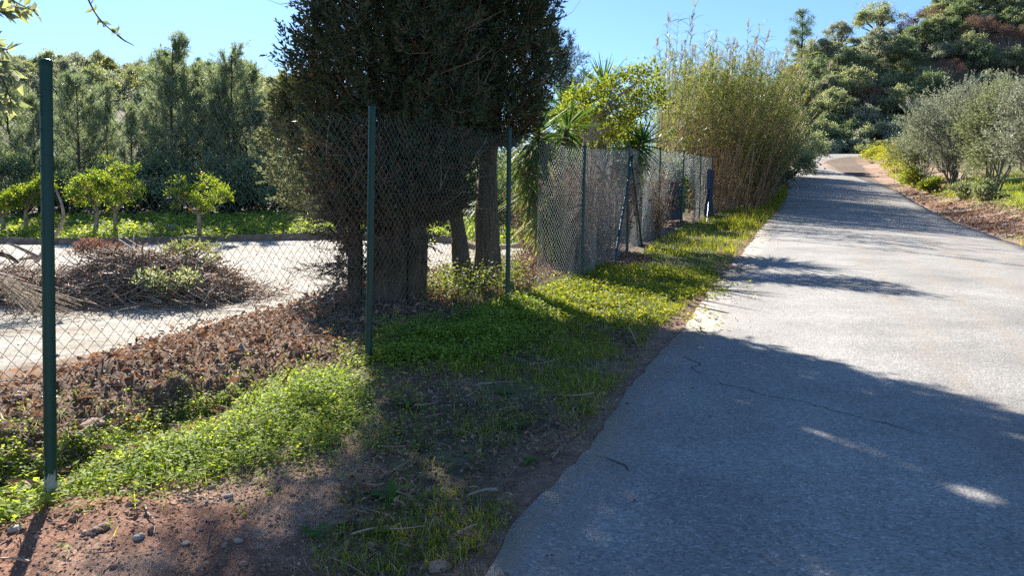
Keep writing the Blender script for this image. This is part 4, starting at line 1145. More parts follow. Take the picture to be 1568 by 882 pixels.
# ------------------------------------------------------------------ orange trees in the yard
def citrus(label, px, py, crown, seed, oranges, thick=0.09, leanx=0.0, dz=0.0):
    """crown: pixel box x0,y0,x1,y1 at the trunk's depth"""
    g = np.random.default_rng(seed)
    b = G(px, py); dep = b[1]
    k = dep / F
    t = thing('orange_tree', label, 'tree', b, 'small orange trees in the yard')
    x0, y0, x1, y1 = crown
    cx = ((x0 + x1) / 2 - px) * k; cz = (py - (y0 + y1) / 2) * k; rx = (x1 - x0) / 2 * k; rz_ = (y1 - y0) / 2 * k
    n = 48
    o = rdir(n, g); q = g.random(n) ** 0.4
    cc = np.array([cx, 0, cz]) + o * q[:, None] * np.array([rx * 0.98, rx * 0.8, rz_ * 0.98])
    cc[:, 2] += 0.22 * rz_ * np.abs(cc[:, 0] - cx) / rx
    cc[::9] = np.array([cx, 0, cz]) + (cc[::9] - np.array([cx, 0, cz])) * 1.3
    cc = cc[np.r_[0:9, 9:n][vnoise(cc[:, 0] * 2.2 + seed * 5, cc[:, 2] * 2.2) > 0.28]]; n = len(cc)
    tr = MB(); fk = np.array([leanx + 0.15 * cx, 0, max(0.35, cz - rz_ * 1.15)])
    tube(tr, bez([0, 0, -0.1], [leanx * 0.2, 0.03, fk[2] * 0.5], fk, 7), thick * np.linspace(1.15, 0.85, 7), 9)
    limb_set(tr, fk, list(cc[:9]), thick * 0.4, g)
    tr.build('trunk', M['bark_pale'], t)
    cr = MB()
    crown_clumps(cr, cc, 0.22 * max(rx, rz_) * g.uniform(0.5, 1.35, n), 4600, 0.066, 0.034, g, squash=1.0)
    cr.build('crown', M['citrus'], t)
    for j in range(oranges):
        a = cc[g.integers(0, n)] + rdir(1, g)[0] * 0.28; a[1] -= abs(g.normal()) * 0.18 + 0.1
        ob = MB(); blob(ob, (0, 0, 0), 0.042, 1, 2, rough=0, smooth=True)
        ob.v = [unit(v) * 0.042 for v in ob.v]
        of = ob.build('orange_fruit', M['orange'], t); of.location = [float(v) for v in a]
citrus('orange tree with wide crown on a forked pale trunk, standing alone beyond the brush heap', 305, 366, (264, 276, 357, 326), 1, 7, 0.0685)
citrus('orange tree with a tall bushy crown and leaning pale trunk behind the brush heap', 146, 362, (104, 268, 172, 322), 2, 5, 0.068, 0.12)
citrus('orange tree with short dark trunk, beside the leaning one', 177, 362, (146, 256, 222, 322), 3, 4, 0.068)
citrus('orange tree with most fruit, seen through the wire just beside the nearest post', 40, 360, (14, 268, 88, 318), 4, 9, 0.068)
citrus('orange tree cut by the edge of the picture beyond the wire', 6, 362, (-40, 285, 36, 330), 5, 5, 0.068)

# ------------------------------------------------------------------ yuccas
def rosette(mb, c, axis, n, L, W, g, spread=1.6, droop=0.25, mi=0, lo=-0.5):
    axis = unit(np.asarray(axis, float))
    a = g.uniform(0, 6.28, n); ct = 1 - (1 - lo) * g.random(n) ** 0.8
    st = np.sqrt(np.clip(1 - ct * ct, 0, 1))
    X = unit(np.cross(axis, [0.3, 0.5, 0.8])); Y = np.cross(axis, X)
    D = axis * ct[:, None] + X * (st * np.cos(a))[:, None] + Y * (st * np.sin(a))[:, None]
    P = np.asarray(c) + D * 0.05 + axis * (0.18 * (ct - 0.5))[:, None]
    blades(mb, P, D, L * g.uniform(0.7, 1.1, n), W, droop * (1.1 - ct) * g.uniform(0.5, 1.4, n), 4, mi)
def yucca(label, px, py, Z, heads, seed, hang=None):
    g = np.random.default_rng(seed)
    b = P3(px, py, Z); b[2] = gz(b[0], b[1])
    t = thing('yucca', label, 'yucca', b, 'yuccas behind the fence')
    tr = MB()
    for (hx, hy, hz, L, n, axx) in heads:
        p = P3(hx, hy, hz) - b
        tube(tr, bez([0, 0, -0.1], [p[0] * 0.2, p[1] * 0.2, p[2] * 0.7], p, 9), np.linspace(0.065, 0.04, 9), 8)
    tr.build('trunk', M['bark_dark'], t)
    for (hx, hy, hz, L, n, axx) in heads:
        p = P3(hx, hy, hz) - b
        mb = MB(); rosette(mb, p, axx, int(n * 1.3), L * 1.2, 0.058, g, droop=0.28); mb.build('leaf_rosette', M['yucca'], t)
    if hang:
        mb = MB(); pts = [P3(*q) - b for q in hang]; q = catmull3(pts)
        for k in range(0, len(q), 2):
            rosette(mb, q[k] + g.normal(size=3) * 0.05, (0.1, -0.25, -0.85), 26, 0.6, 0.05, g, droop=0.18, lo=0.1)
        mb.build('hanging_leaves', M['yucca_hang'], t)
def catmull3(P, n=8):
    P = np.asarray(P, float); out = []
    Q = np.concatenate([[2 * P[0] - P[1]], P, [2 * P[-1] - P[-2]]])
    t = np.linspace(0, 1, n, endpoint=False)[:, None]
    for i in range(1, len(Q) - 2):
        a, b, c, d = Q[i - 1:i + 3]
        out.append(0.5 * ((2 * b) + (-a + c) * t + (2 * a - 5 * b + 4 * c - d) * t * t + (-a + 3 * b - 3 * c + d) * t ** 3))
    return np.concatenate(out + [P[-1:]])
yucca('yucca with a long curtain of hanging yellow green leaves at the edge of the cypress', 850, 380, 12.6,
      [(822, 205, 12.4, 0.62, 90, (0.1, -0.2, 1)), (868, 196, 12.9, 0.55, 60, (0.5, 0, 0.9))], 1,
      hang=[(818, 212, 12.35), (812, 240, 12.3), (815, 275, 12.3), (826, 315, 12.3), (840, 350, 12.3)])
yucca('tallest yucca with a spiky crown of blades against the sky above the light green tree', 915, 370, 17.0,
      [(924, 134, 17.0, 0.68, 100, (0, 0, 1)), (893, 150, 17.3, 0.55, 70, (-0.4, 0, 0.9)), (868, 172, 16.4, 0.6, 60, (-0.6, 0, 0.7))], 2)
yucca('yucca with drooping dark blades beside the reeds at the braced post', 972, 380, 15.4,
      [(962, 188, 15.6, 0.62, 80, (0.3, -0.2, 0.8)), (978, 222, 15.2, 0.62, 80, (0.5, -0.5, 0.5)), (962, 250, 15.3, 0.5, 40, (0.2, -0.6, -0.5))], 3)
yucca('low dark yucca under the casuarinas beside the third post', 752, 372, 21.0, [(752, 292, 21.0, 1.0, 90, (0, 0, 1)), (790, 318, 21.5, 0.9, 60, (0.2, 0, 1))], 4)

# light green tree leaning over the fence
def leaning_tree():
    g = np.random.default_rng(5); Z = 14.0
    b = P3(888, 372, Z + 0.2); b[2] = gz(b[0], b[1])
    t = thing('loquat_tree', 'light green leafy tree with a slanting bare stem above the dense part of the fence', 'tree', b)
    tr = MB()
    q = catmull3([np.array([0, 0, -0.1]), P3(886, 300, Z) - b, P3(897, 212, Z - 0.1) - b, P3(926, 165, Z - 0.1) - b, P3(972, 128, Z) - b], 6)
    tube(tr, q, np.linspace(0.045, 0.018, len(q)), 8)
    cen = [(885, 160), (905, 150), (930, 140), (955, 128), (985, 118), (995, 140), (968, 155), (940, 170), (905, 185), (880, 190), (930, 200), (955, 195), (975, 178), (918, 214), (945, 216), (890, 212), (1000, 160), (868, 180)]
    cc = np.array([P3(x, y, Z + g.uniform(-0.1, 0.9)) - b for x, y in cen])
    limb_set(tr, q[len(q) * 2 // 3], list(cc[:6]), 0.022, g); limb_set(tr, q[len(q) // 2], list(cc[6:]), 0.02, g)
    tr.build('trunk', M['bark_pale'], t)
    cr = MB(); crown_clumps(cr, cc, np.full(len(cc), 0.29), 6500, 0.075, 0.034, g, squash=0.95); cr.build('crown', M['loquat'], t)
leaning_tree()

# brown dry brush standing behind the fence
def twig_shrub(label, px, py, Z, h, w, n, seed, green=0, name='dry_shrub'):
    g = np.random.default_rng(seed)
    b = P3(px, py, Z); b[2] = gz(b[0], b[1])
    t = thing(name, label, 'shrub', b, 'dry shrubs behind the fence')
    a = g.uniform(0, 6.28, n); q = g.random(n) ** 0.6
    base = np.stack([0.25 * w * q * np.cos(a), 0.25 * w * q * np.sin(a), 0 * a - 0.05], 1)
    tip = np.stack([w * 0.5 * q * np.cos(a), w * 0.5 * q * np.sin(a), h * g.uniform(0.45, 1, n)], 1)
    s = np.linspace(0, 1, 7)
    mid = (base + tip) / 2 + g.normal(size=(n, 3)) * 0.10
    P = ((1 - s) ** 2)[None, :, None] * base[:, None] + (2 * s * (1 - s))[None, :, None] * mid[:, None] + (s * s)[None, :, None] * tip[:, None]
    mb = MB(); tubes(mb, P, 0.007 * (1.2 - s)[None] * g.uniform(0.6, 1.5, n)[:, None], 3)
    k = g.integers(0, n, n * 5); f = g.integers(2, 7, n * 5)
    s4 = np.linspace(0, 1, 4)
    D2 = rdir(len(k), g) + np.array([0, 0, 0.5])
    P2 = P[k, f][:, None] + D2[:, None] * (g.uniform(0.1, 0.35, len(k))[:, None] * s4)[..., None]
    tubes(mb, P2, 0.0032 * (1.2 - s4)[None] + 0 * k[:, None], 3)
    mb.build('branches', M['twig_dead'], t)
    lf = MB(); nl = n * 9
    k = g.integers(0, n, nl); f = g.integers(1, 7, nl)
    leaves(lf, P[k, f] + g.normal(size=(nl, 3)) * 0.10, rdir(nl, g) + np.array([0, 0, -0.4]), rdir(nl, g), g.uniform(0.05, 0.13, nl), 0.03)
    lf.build('dry_leaves', M['cypress_dead'] if not green else M['oak'], t)
twig_shrub('brown dry shrub filling the fence panel beside the hanging yucca leaves', 862, 385, 12.9, 1.9, 1.6, 210, 1)
twig_shrub('brown dry shrub behind the fence panel before the braced post', 912, 380, 14.3, 1.8, 1.6, 200, 2)
twig_shrub('brown dry shrub behind the fence just past the braced post', 985, 372, 17.4, 1.45, 1.6, 150, 3)

twig_shrub('brown dry shrub behind the hanging yucca leaves, deeper than its neighbour', 835, 378, 14.6, 1.7, 1.7, 160, 5)
twig_shrub('brown dry shrub behind the light green tree, farthest from the fence', 930, 372, 17.5, 1.8, 2.2, 200, 6)
for i, (px, dep, s_) in enumerate([(850, 21, 1.25), (905, 23, 1.3), (950, 22, 1.2)]):
    x = (px - CX) / F * dep
    hill_tree('shrub', 'dark evergreen shrub in the enclosure behind the yuccas, ' + ORD[i] + ' from the left', 'shrub', (x, dep, gz(x, dep)), 'nearbush', i % 3, 'oak_dark', s_, 1 + i * 2.1, 'dark shrubs behind the yuccas', 1.15)
for i, (px, dep, s_, mt) in enumerate([(1440, 52, 1.3, 'oak'), (1500, 58, 1.4, 'oak_grey'), (1545, 50, 1.4, 'oak'), (1590, 44, 1.4, 'oak_dark'), (1400, 62, 1.2, 'oak_grey'), (1465, 66, 1.5, 'oak_dark'), (1540, 70, 1.6, 'oak')]):
    x = (px - CX) / F * dep
    hill_tree('shrub', ['dull green', 'pale grey green', 'broad dull green', 'dark green', 'small grey green', 'tall dark green', 'far dull green'][i] + ' shrub on the bank behind the olive bushes', 'shrub', (x, dep, gz(x, dep)), 'nearbush', i % 3, mt, s_, 1 + i * 1.7, 'shrubs behind the olive bushes', 1.1)
# ------------------------------------------------------------------ giant reeds along the road
def cane_mesh(seed, hgt, plume=False, leafy=False):
    g = np.random.default_rng(seed); mb = MB()
    lean = g.normal(size=2) * 0.11
    z = np.linspace(-0.1, hgt + (0.35 if plume else 0), 22); s = np.clip(z / hgt, 0, 2)
    P = np.stack([lean[0] * hgt * s ** 1.7, lean[1] * hgt * s ** 1.7, z], 1)
    tube(mb, P, np.interp(s, [0, 1], [0.012, 0.004]), 4, 0)
    n = 42
    h = hgt * ((0.12 if leafy else 0.40) + (0.86 if leafy else 0.60) * g.random(n) ** 0.8)
    c = np.stack([np.interp(h, z, P[:, 0]), np.interp(h, z, P[:, 1]), h], 1)
    a = g.uniform(0, 6.28, n)
    D = np.stack([np.cos(a), np.sin(a), g.uniform(0.7, 1.6, n)], 1)
    blades(mb, c, D, g.uniform(0.3, 0.62, n), g.uniform(0.022, 0.042, n), g.uniform(0.3, 0.9, n), 4, 1)
    n = 24
    h = hgt * (0.08 + 0.6 * g.random(n)); c = np.stack([np.interp(h, z, P[:, 0]), np.interp(h, z, P[:, 1]), h], 1)
    a = g.uniform(0, 6.28, n)
    D = np.stack([np.cos(a), np.sin(a), g.uniform(0.1, 1.2, n)], 1)
    blades(mb, c, D, g.uniform(0.25, 0.5, n), g.uniform(0.012, 0.024, n), g.uniform(0.6, 1.4, n), 4, 2)
    if plume:
        n = 26; h = hgt + 0.35 * g.random(n) - 0.05
        c = np.stack([np.full(n, P[-1, 0]), np.full(n, P[-1, 1]), h], 1)
        D = np.stack([g.normal(size=n) * 0.3, g.normal(size=n) * 0.3, np.ones(n)], 1)
        leaves(mb, c, D, rdir(n, g), g.uniform(0.1, 0.22, n), 0.02, 3)
    return mb
RM = [M['reed_stem'], M['reed_leaf'], M['reed_dry'], M['reed_plume']]
CANE = [cane_mesh(500 + i, 4.5 + 0.17 * i, i in (3, 6)) for i in range(8)]
CANE += [cane_mesh(540 + i, 2.6 + 0.3 * i, False, True) for i in range(3)]
CANEM = [c.mesh('cane', RM) for c in CANE]
def reeds():
    g = np.random.default_rng(77)
    n = 2700
    t = g.uniform(12.2, 44, n * 3); d = g.uniform(-1.85, 4.6, n * 3)
    t = np.where(g.random(n * 3) < 0.3, g.uniform(20, 44, n * 3), t); d = np.where((t > 20) & (g.random(n * 3) < 0.35), g.uniform(-1.85, -0.6, n * 3), d)
    x = FX - d * UY + t * UX; y = FY + d * UX + t * UY
    px = CX + F * x / y
    ok = (px > 992 + 12 * vnoise(y * 1.0, y * 0)) & (d < 4.6) & ~((t < 17.6) & (d < 0.5)) & (d > -1.2 - 0.5 * vnoise(t * 0.6, t * 0 + 4))
    x, y, d, t = x[ok][:n], y[ok][:n], d[ok][:n], t[ok][:n]
    z = H(x, y)
    base = np.array([x.mean(), y.mean(), 0.0]); base[2] = gz(base[0], base[1])
    th = thing('reed_thicket', 'tall thicket of dry giant reeds leaning over the road beyond the fence', 'reeds', base)
    # outward lean near the edges, lower canes at the road side and far end
    edge = np.clip((-d - 0.1) / 1.6, 0, 1)
    far = np.clip((t - 27) / 13, 0, 1)
    s = (g.uniform(0.84, 1.08, len(x)) - 0.34 * edge * g.random(len(x)) ** 0.7 - 0.10 * far + 0.42 * (vnoise(t * 0.42 + 5, d * 0.25) - 0.55)) * 1.0
    s = s * np.interp(px_of(x, y), [985, 1010, 1050], [0.80, 0.92, 1.0])
    s = np.minimum(s, 1.0 + 0.05 * g.random(len(x)))
    out = np.array([UY, -UX])
    tilt = 0.10 + 0.42 * edge * g.random(len(x)) + 0.04 * g.normal(size=len(x))
    # nearest to the road and to the viewer first
    vis = -d * 1.2 + -0.35 * t + 3.2 * (px_of(x, y) < 1005)
    order = np.argsort(-vis)
    from mathutils import Matrix, Euler
    def mat(i):
        rz = Euler((0, 0, float(ang[i]))).to_matrix()
        axis = Vector((-out[1], out[0], 0))
        tl_ = Matrix.Rotation(float(tilt[i]), 3, axis)
        return tl_ @ rz
    ang = g.uniform(0, 6.28, len(x)); var = g.integers(0, 8, len(x)); var = np.where((edge > 0.25) & (g.random(len(x)) < 0.6) & (t > 19), g.integers(8, 11, len(x)), var)
    mass = MB()
    for r_, i in enumerate(order):
        m3 = mat(i)
        p = np.array([x[i], y[i], z[i]]) - base
        if r_ < 100:
            o = bpy.data.objects.new('cane', CANEM[var[i]]); C.objects.link(o); o.parent = th
            m4 = m3.to_4x4(); m4 = Matrix.Translation([float(q) for q in p]) @ m4 @ Matrix.Scale(float(s[i]), 4)
            o.matrix_local = m4
        else:
            A = np.array(m3) * s[i]
            src = CANE[var[i]]
            V = np.concatenate(src.v) @ A.T + p
            n0 = mass.n; off = 0
            mass.v.append(V.astype(np.float32)); mass.n += len(V)
            for f, mi, sm in src.f: mass.f.append((f + n0, mi, sm))
    o = mass.build('cane_mass', RM, th)
    o['kind'] = 'stuff'
def px_of(x, y): return CX + F * x / y
reeds()
# green bushes at the far end of the reeds
for i, (px, dep, s, lab) in enumerate([(1216, 40, 1.0, 'leafy green bush under the far end of the reeds at the road edge'), (1228, 46, 1.2, 'dark leafy bush overhanging the road past the reeds'),
                                       (1240, 54, 1.25, 'small leafy bush where the road bends out of sight behind the reeds')]):
    x = (px - 26 - CX) / F * dep
    hill_tree('bush', lab, 'bush', (x, dep, gz(x, dep)), 'nearbush', i, 'oak' if i else 'oak_dark', s, i * 1.9, 'bushes at the end of the reeds', 1.25)

# ------------------------------------------------------------------ olive bushes on the bank across the road
def olive(label, px, py, dep, box, seed, mat='olive', n=11000, stems=7, leaf=0.085):
    g = np.random.default_rng(seed)
    x = (px - CX) / F * dep; b = np.array([x, dep, gz(x, dep)])
    t = thing('olive_bush', label, 'olive bush', b, 'silvery olive bushes on the bank')
    x0, y0, x1, y1 = box; k = dep / F
    topz = HC + (346 - y0) * k - b[2]; botz = max(0.25, HC + (346 - y1) * k - b[2] - 0.35); topz *= 1.1
    cx = ((x0 + x1) / 2 - px) * k; rx = (x1 - x0) / 2 * k * 1.12; cz = (topz + botz) / 2; rz_ = (topz - botz) / 2
    m = 34
    o = rdir(m, g); q = g.random(m) ** 0.42
    cc = np.array([cx, 0, cz]) + o * q[:, None] * np.array([rx * 0.82, rx * 0.75, rz_ * 0.82])
    tr = MB()
    for s_ in range(stems):
        a = s_ / stems * 6.28
        limb_set(tr, np.array([0.12 * math.cos(a), 0.12 * math.sin(a), -0.12]), list(cc[s_ * 4:s_ * 4 + 4]), 0.035, g, fork=0.5, ns=5)
    tr.build('trunk', M['bark_grey'], t)
    cr = MB()
    k_ = g.integers(0, m, n)
    # upright sprigs of narrow leaves
    n = int(n * 1.7); nsp = n // 14
    c = cc[g.integers(0, m, nsp)] + rdir(nsp, g) * (g.random(nsp) ** 0.5 * 0.36 * max(rx, rz_))[:, None]
    D = unit(np.stack([c[:, 0] - cx, c[:, 1], (c[:, 2] - cz) + 0.9 * rz_], 1)) + g.normal(size=(nsp, 3)) * 0.3
    Ls = g.uniform(0.2, 0.5, nsp)
    kk = np.repeat(np.arange(nsp), 14); u = np.tile(np.linspace(0, 1, 14), nsp)
    Dn = unit(D)[kk]
    P = c[kk] + Dn * (Ls[kk] * u)[:, None]
    leaves(cr, P, Dn * 0.75 + rdir(len(P), g) * 0.8, rdir(len(P), g) + np.array([0, 0, 0.6]), leaf * g.uniform(0.7, 1.3, len(P)), leaf * 0.33)
    s2 = np.linspace(0, 1, 3)
    tubes(cr, c[:, None] + unit(D)[:, None] * (Ls[:, None] * s2)[..., None], 0.004 + 0 * Ls[:, None], 3, 1)
    cr.build('crown', [M[mat], M['bark_grey']], t)
olive('rounded silvery olive bush next to the yellow shrubs on the bank', 1455, 272, 33, (1385, 135, 1515, 275), 1, n=17000)
olive('green tinged olive bush with a thin bare stem showing under its crown', 1518, 302, 27.5, (1472, 140, 1572, 262), 2, 'olive_green', n=15000, stems=3)
olive('pale silver olive bush cut by the edge of the picture', 1592, 330, 22, (1538, 105, 1690, 318), 3, n=15000)
olive('small olive bush low between the two larger ones', 1405, 262, 37, (1368, 188, 1432, 262), 4, 'olive_green', n=6500)
olive('grey olive bush behind the bank at the foot of the hill', 1500, 245, 44, (1455, 130, 1580, 250), 5, n=8000)

def leafy_shrub(label, px, py, dep, w, h, seed, mat, n=1600, leaf=0.11, name='shrub', group=None):
    g = np.random.default_rng(seed)
    x = (px - CX) / F * dep; b = np.array([x, dep, gz(x, dep)])
    t = thing(name, label, 'shrub', b, group)
    m = 12; o = rdir(m, g); o[:, 2] = abs(o[:, 2])
    cc = o * (g.random(m) ** 0.5)[:, None] * np.array([w * 0.4, w * 0.4, h * 0.7]) + np.array([0, 0, 0.2 * h])
    tr = MB(); limb_set(tr, np.array([0, 0, -0.08]), list(cc), 0.015, g, ns=4); tr.build('stems', M['bark_dark'], t)
    cr = MB(); crown_clumps(cr, cc, np.full(m, 0.26 * w), n, leaf, leaf * 0.55, g); cr.build('foliage', M[mat], t)
for i, (px, dep, w, h, mat, lab) in enumerate([
        (1331, 62, 1.9, 1.6, 'yellow_shrub', 'yellow green shrub at the tip of the earth bank where the road bends'),
        (1352, 55, 1.7, 1.7, 'yellow_shrub', 'taller yellow green shrub, second along the bank from the road bend'),
        (1366, 48, 1.9, 1.5, 'yellow_shrub', 'bright yellow shrub in the middle of the row along the bank'),
        (1386, 43, 1.8, 1.4, 'yellow_shrub', 'yellow shrub just before the silvery olive bush'),
        (1398, 37, 1.3, 0.9, 'loquat', 'low green shrub at the foot of the silvery olive bush'),
        (1420, 33, 1.0, 0.6, 'loquat', 'smallest green shrub at the foot of the bank below the olive')]):
    leafy_shrub(lab, px, 260, dep, w, h, 40 + i, mat, group='yellow green shrubs along the bank')
for i, (px, py, lab) in enumerate([(1500, 330, 'grey green tussock in the bank grass below the thin stemmed olive'), (1470, 296, 'broom like tussock beside the thin stemmed olive')]):
    leafy_shrub(lab, px, py, 26 + 2 * i, 0.9, 0.6, 60 + i, 'olive_green', 900, 0.10, 'tussock', 'tussocks on the bank')

# ------------------------------------------------------------------ ground cover that nobody could count
def stuff(name, mb, mats, label):
    o = mb.build(name, mats); tag(o, label, name.replace('_', ' '), kind='stuff'); return o
def clumpy(pg, n, f=1.5, th=-0.02, g=None):
    g = g or rng
    q = sample(pg, int(n * 2.5), g)
    w = fbm(q[:, 0] * f + 3, q[:, 1] * f + 1, 3)
    return q[w + 0.10 * g.normal(size=len(q)) > th][:n]
def grass(pg, n, Lr, name, label, mats=('grass',), mi_p=None, f=1.5, th=-0.05, W=0.006, seed=0, droop=0.35):
    g = np.random.default_rng(seed)
    q = clumpy(pg, n // 6, f, th, g)
    k = np.repeat(np.arange(len(q)), 6)
    xy = q[k] + g.normal(size=(len(k), 2)) * 0.022
    P = onto(xy[:, 0], xy[:, 1], -0.005)
    D = np.concatenate([g.normal(size=(len(k), 2)) * 0.45, np.ones((len(k), 1))], 1)
    Lh = g.uniform(*Lr, len(k)) * (0.6 + 0.8 * vnoise(xy[:, 0] * 2, xy[:, 1] * 2))
    m = MB(); sel = g.random(len(k)) < (mi_p or 0)
    blades(m, P[~sel], D[~sel], Lh[~sel], W * g.uniform(0.7, 1.5, (~sel).sum()), droop * g.uniform(0.2, 1.6, (~sel).sum()), 3, 0)
    if sel.any(): blades(m, P[sel], D[sel] * [1.8, 1.8, 0.5], Lh[sel], W * 0.9, droop * 0.6, 3, 1)
    return stuff(name, m, [M[q_] for q_ in mats], label)
def herbs(pg, n, hr, size, name, label, mat='herb', seed=0, f=1.2, th=-0.12, rim=0.38):
    """low leafy herb cover: short stems carrying small round leaves"""
    g = np.random.default_rng(seed)
    q = clumpy(pg, n, f, th, g); q = q + g.normal(size=q.shape) * rim * g.random((len(q), 1)) ** 2
    hh = hr[0] + (hr[1] - hr[0]) * np.clip(0.5 + 1.6 * fbm(q[:, 0] * 2.1, q[:, 1] * 2.1, 3) + 0.25 * g.normal(size=len(q)), 0, 1.2)
    k = np.repeat(np.arange(len(q)), 7)
    a = g.uniform(0, 6.28, len(k)); r = g.uniform(0.0, 0.035, len(k))
    xy = q[k] + np.stack([r * np.cos(a), r * np.sin(a)], 1)
    z = H(xy[:, 0], xy[:, 1]) + hh[k] * g.uniform(0.25, 1.0, len(k))
    P = np.stack([xy[:, 0], xy[:, 1], z], 1)
    D = np.stack([np.cos(a), np.sin(a), g.normal(size=len(k)) * 0.35 + 0.15], 1)
    N = np.stack([g.normal(size=len(k)) * 0.35, g.normal(size=len(k)) * 0.35, np.ones(len(k))], 1)
    m = MB(); leaves(m, P, D, N, size * g.uniform(0.6, 1.4, len(k)), size * 0.75 * g.uniform(0.7, 1.3, len(k)), 0, 0.05)
    b = onto(q[:, 0], q[:, 1], -0.01); e = b.copy(); e[:, 2] += hh; e[:, :2] += g.normal(size=(len(q), 2)) * 0.02
    blades(m, b, e - b, np.linalg.norm(e - b, axis=1), 0.004, 0.05, 2, 0)
    return stuff(name, m, M[mat], label)
herbs(HERB_LIT, 6500, (0.015, 0.105), 0.022, 'herb_cover', 'bright green low herbs in the sun along the foot of the wire', seed=1, f=2.6, th=-0.05)
grass(HERB_LIT, 2600, (0.05, 0.14), 'grass', 'pale green grass blades mixed into the sunlit herbs', ('grass', 'grass_dry'), 0.2, 2.0, -0.05, 0.005, 30)
herbs(HERB_SHADE, 4200, (0.03, 0.13), 0.027, 'herb_cover', 'dark green low herbs in the shade past the second post', seed=2, f=2.4, th=-0.05)
herbs(poly([(-60, 730), (60, 705), (62, 760), (30, 800), (-60, 820)]), 500, (0.04, 0.12), 0.035, 'herb_cover', 'bright green herbs around the foot of the nearest post', seed=3)
herbs(poly([(640, 455), (680, 425), (760, 415), (800, 440), (770, 462), (700, 480)]), 900, (0.08, 0.42), 0.04, 'weeds', 'sunlit leafy weeds at the foot of the bare cypress stems', 'loquat', seed=4)
grass(VERGE_LIT, 16000, (0.04, 0.11), 'grass', 'sunlit bright green grass beside the road past the tree shadow', ('grass', 'grass_dry'), 0.12, 1.5, -0.05, 0.006, 11)
herbs(VERGE_LIT, 2600, (0.02, 0.10), 0.035, 'herb_cover', 'bright yellow green herbs among the sunlit verge grass', 'grass', seed=5, th=0.0)
grass(VERGE_FAR, 15000, (0.07, 0.20), 'grass', 'grass along the verge under the far posts', ('grass', 'grass_dry'), 0.15, 0.8, -0.08, 0.010, 12)
grass(VERGE_SHADE, 13500, (0.035, 0.12), 'grass', 'thin green grass in the shade of the cypress beside the road', ('grass', 'grass_dry'), 0.2, 2.0, 0.045, 0.0055, 13)
grass(poly([(380, 700), (560, 650), (900, 540), (1010, 520), (900, 700), (760, 882), (620, 1000), (330, 1000)]), 6000, (0.03, 0.09), 'dry_grass', 'scattered straw and thin dry grass on the shaded verge', ('grass_dry', 'grass'), 0.3, 2.2, 0.02, 0.003, 14, 0.5)
grass(poly([(1090, 348), (1180, 305), (1203, 285), (1205, 300), (1185, 328), (1140, 358)]), 7000, (0.12, 0.34), 'grass', 'long grass along the road edge under the reeds', ('grass', 'reed_dry'), 0.3, 0.5, -0.2, 0.014, 15)
grass(BANK_GREEN, 9000, (0.12, 0.32), 'grass', 'bright green grass on the bank below the olive bushes', ('grass', 'loquat'), 0.3, 0.4, -0.12, 0.018, 16)
grass(poly([(1345, 250), (1400, 262), (1425, 290), (1395, 286), (1360, 270)]), 3000, (0.1, 0.28), 'grass', 'green grass fringe under the yellow shrubs', ('grass', 'loquat'), 0.3, 0.4, -0.15, 0.022, 17)
grass(poly([(1320, 282), (1372, 275), (1400, 290), (1380, 300), (1340, 292)]), 900, (0.03, 0.09), 'grass', 'sparse short grass on the dirt strip across the road', ('grass_dry', 'grass'), 0.5, 0.5, 0.0, 0.02, 18)
grass(poly([(1510, 372), (1568, 380), (1640, 395), (1640, 372), (1550, 360)]), 1100, (0.04, 0.11), 'grass', 'sparse grass at the road edge below the bank', ('grass', 'grass_dry'), 0.4, 0.8, -0.05, 0.012, 19)
LAWN = np.concatenate([KERB[::-1] + np.array([0, 0.25]), [[-26, 24], [-27, 31], [-12, 31], [0, 30], [3, 27]]])
herbs(LAWN, 9000, (0.12, 0.36), 0.10, 'weeds', 'bright green weeds beyond the edging of the gravel yard', 'herb', seed=6, f=0.5, th=-0.14)
herbs(poly([(1240, 228), (1335, 222), (1340, 226), (1245, 233)]), 500, (0.15, 0.35), 0.16, 'weeds', 'green weeds beyond the road bend', 'herb', seed=7)

# dead leaves and earth crumbs
def litter(pg, n, size, name, label, mat='litter', seed=0, dz=0.012, f=1.4, th=-0.3, pile=0.03):
    g = np.random.default_rng(seed); q = clumpy(pg, n, f, th, g)
    P = onto(q[:, 0], q[:, 1]); P[:, 2] += dz * g.random(len(P)) + pile * g.random(len(P)) ** 2
    D = np.concatenate([g.normal(size=(len(P), 2)), g.normal(size=(len(P), 1)) * 0.35], 1)
    N = np.concatenate([g.normal(size=(len(P), 2)) * 0.6, np.ones((len(P), 1))], 1)
    m = MB(); leaves(m, P, D, N, size * g.uniform(0.5, 1.6, len(P)), size * 0.5 * g.uniform(0.5, 1.4, len(P)), 0, 0.18)
    return stuff(name, m, M[mat], label)
MULCH = np.array([on_d(0.1, -9), on_d(0.1, 3.2), on_d(2.7, 4.5), on_d(3.3, 0), on_d(3.5, -4), on_d(3.6, -9)])
litter(MULCH, 3600, 0.085, 'leaf_litter', 'large curled brown leaves on the earth bank behind the wire', seed=21, pile=0.10)
litter(MULCH, 26000, 0.042, 'leaf_litter', 'brown dead leaves and bark chips heaped between the wire and the gravel', seed=1, pile=0.06)
litter(poly([(640, 500), (790, 450), (880, 425), (830, 385), (760, 400), (640, 440)]), 6000, 0.05, 'leaf_litter', 'brown twiggy litter under the bare cypress stems', seed=2, pile=0.08)
litter(VERGE_SHADE, 4200, 0.03, 'leaf_litter', 'dark leaf bits on the shaded verge', seed=3, th=-0.1)
litter(poly([(800, 400), (960, 385), (1010, 400), (980, 418), (880, 425)]), 2600, 0.045, 'leaf_litter', 'dry litter under the fence before the braced post', seed=4)
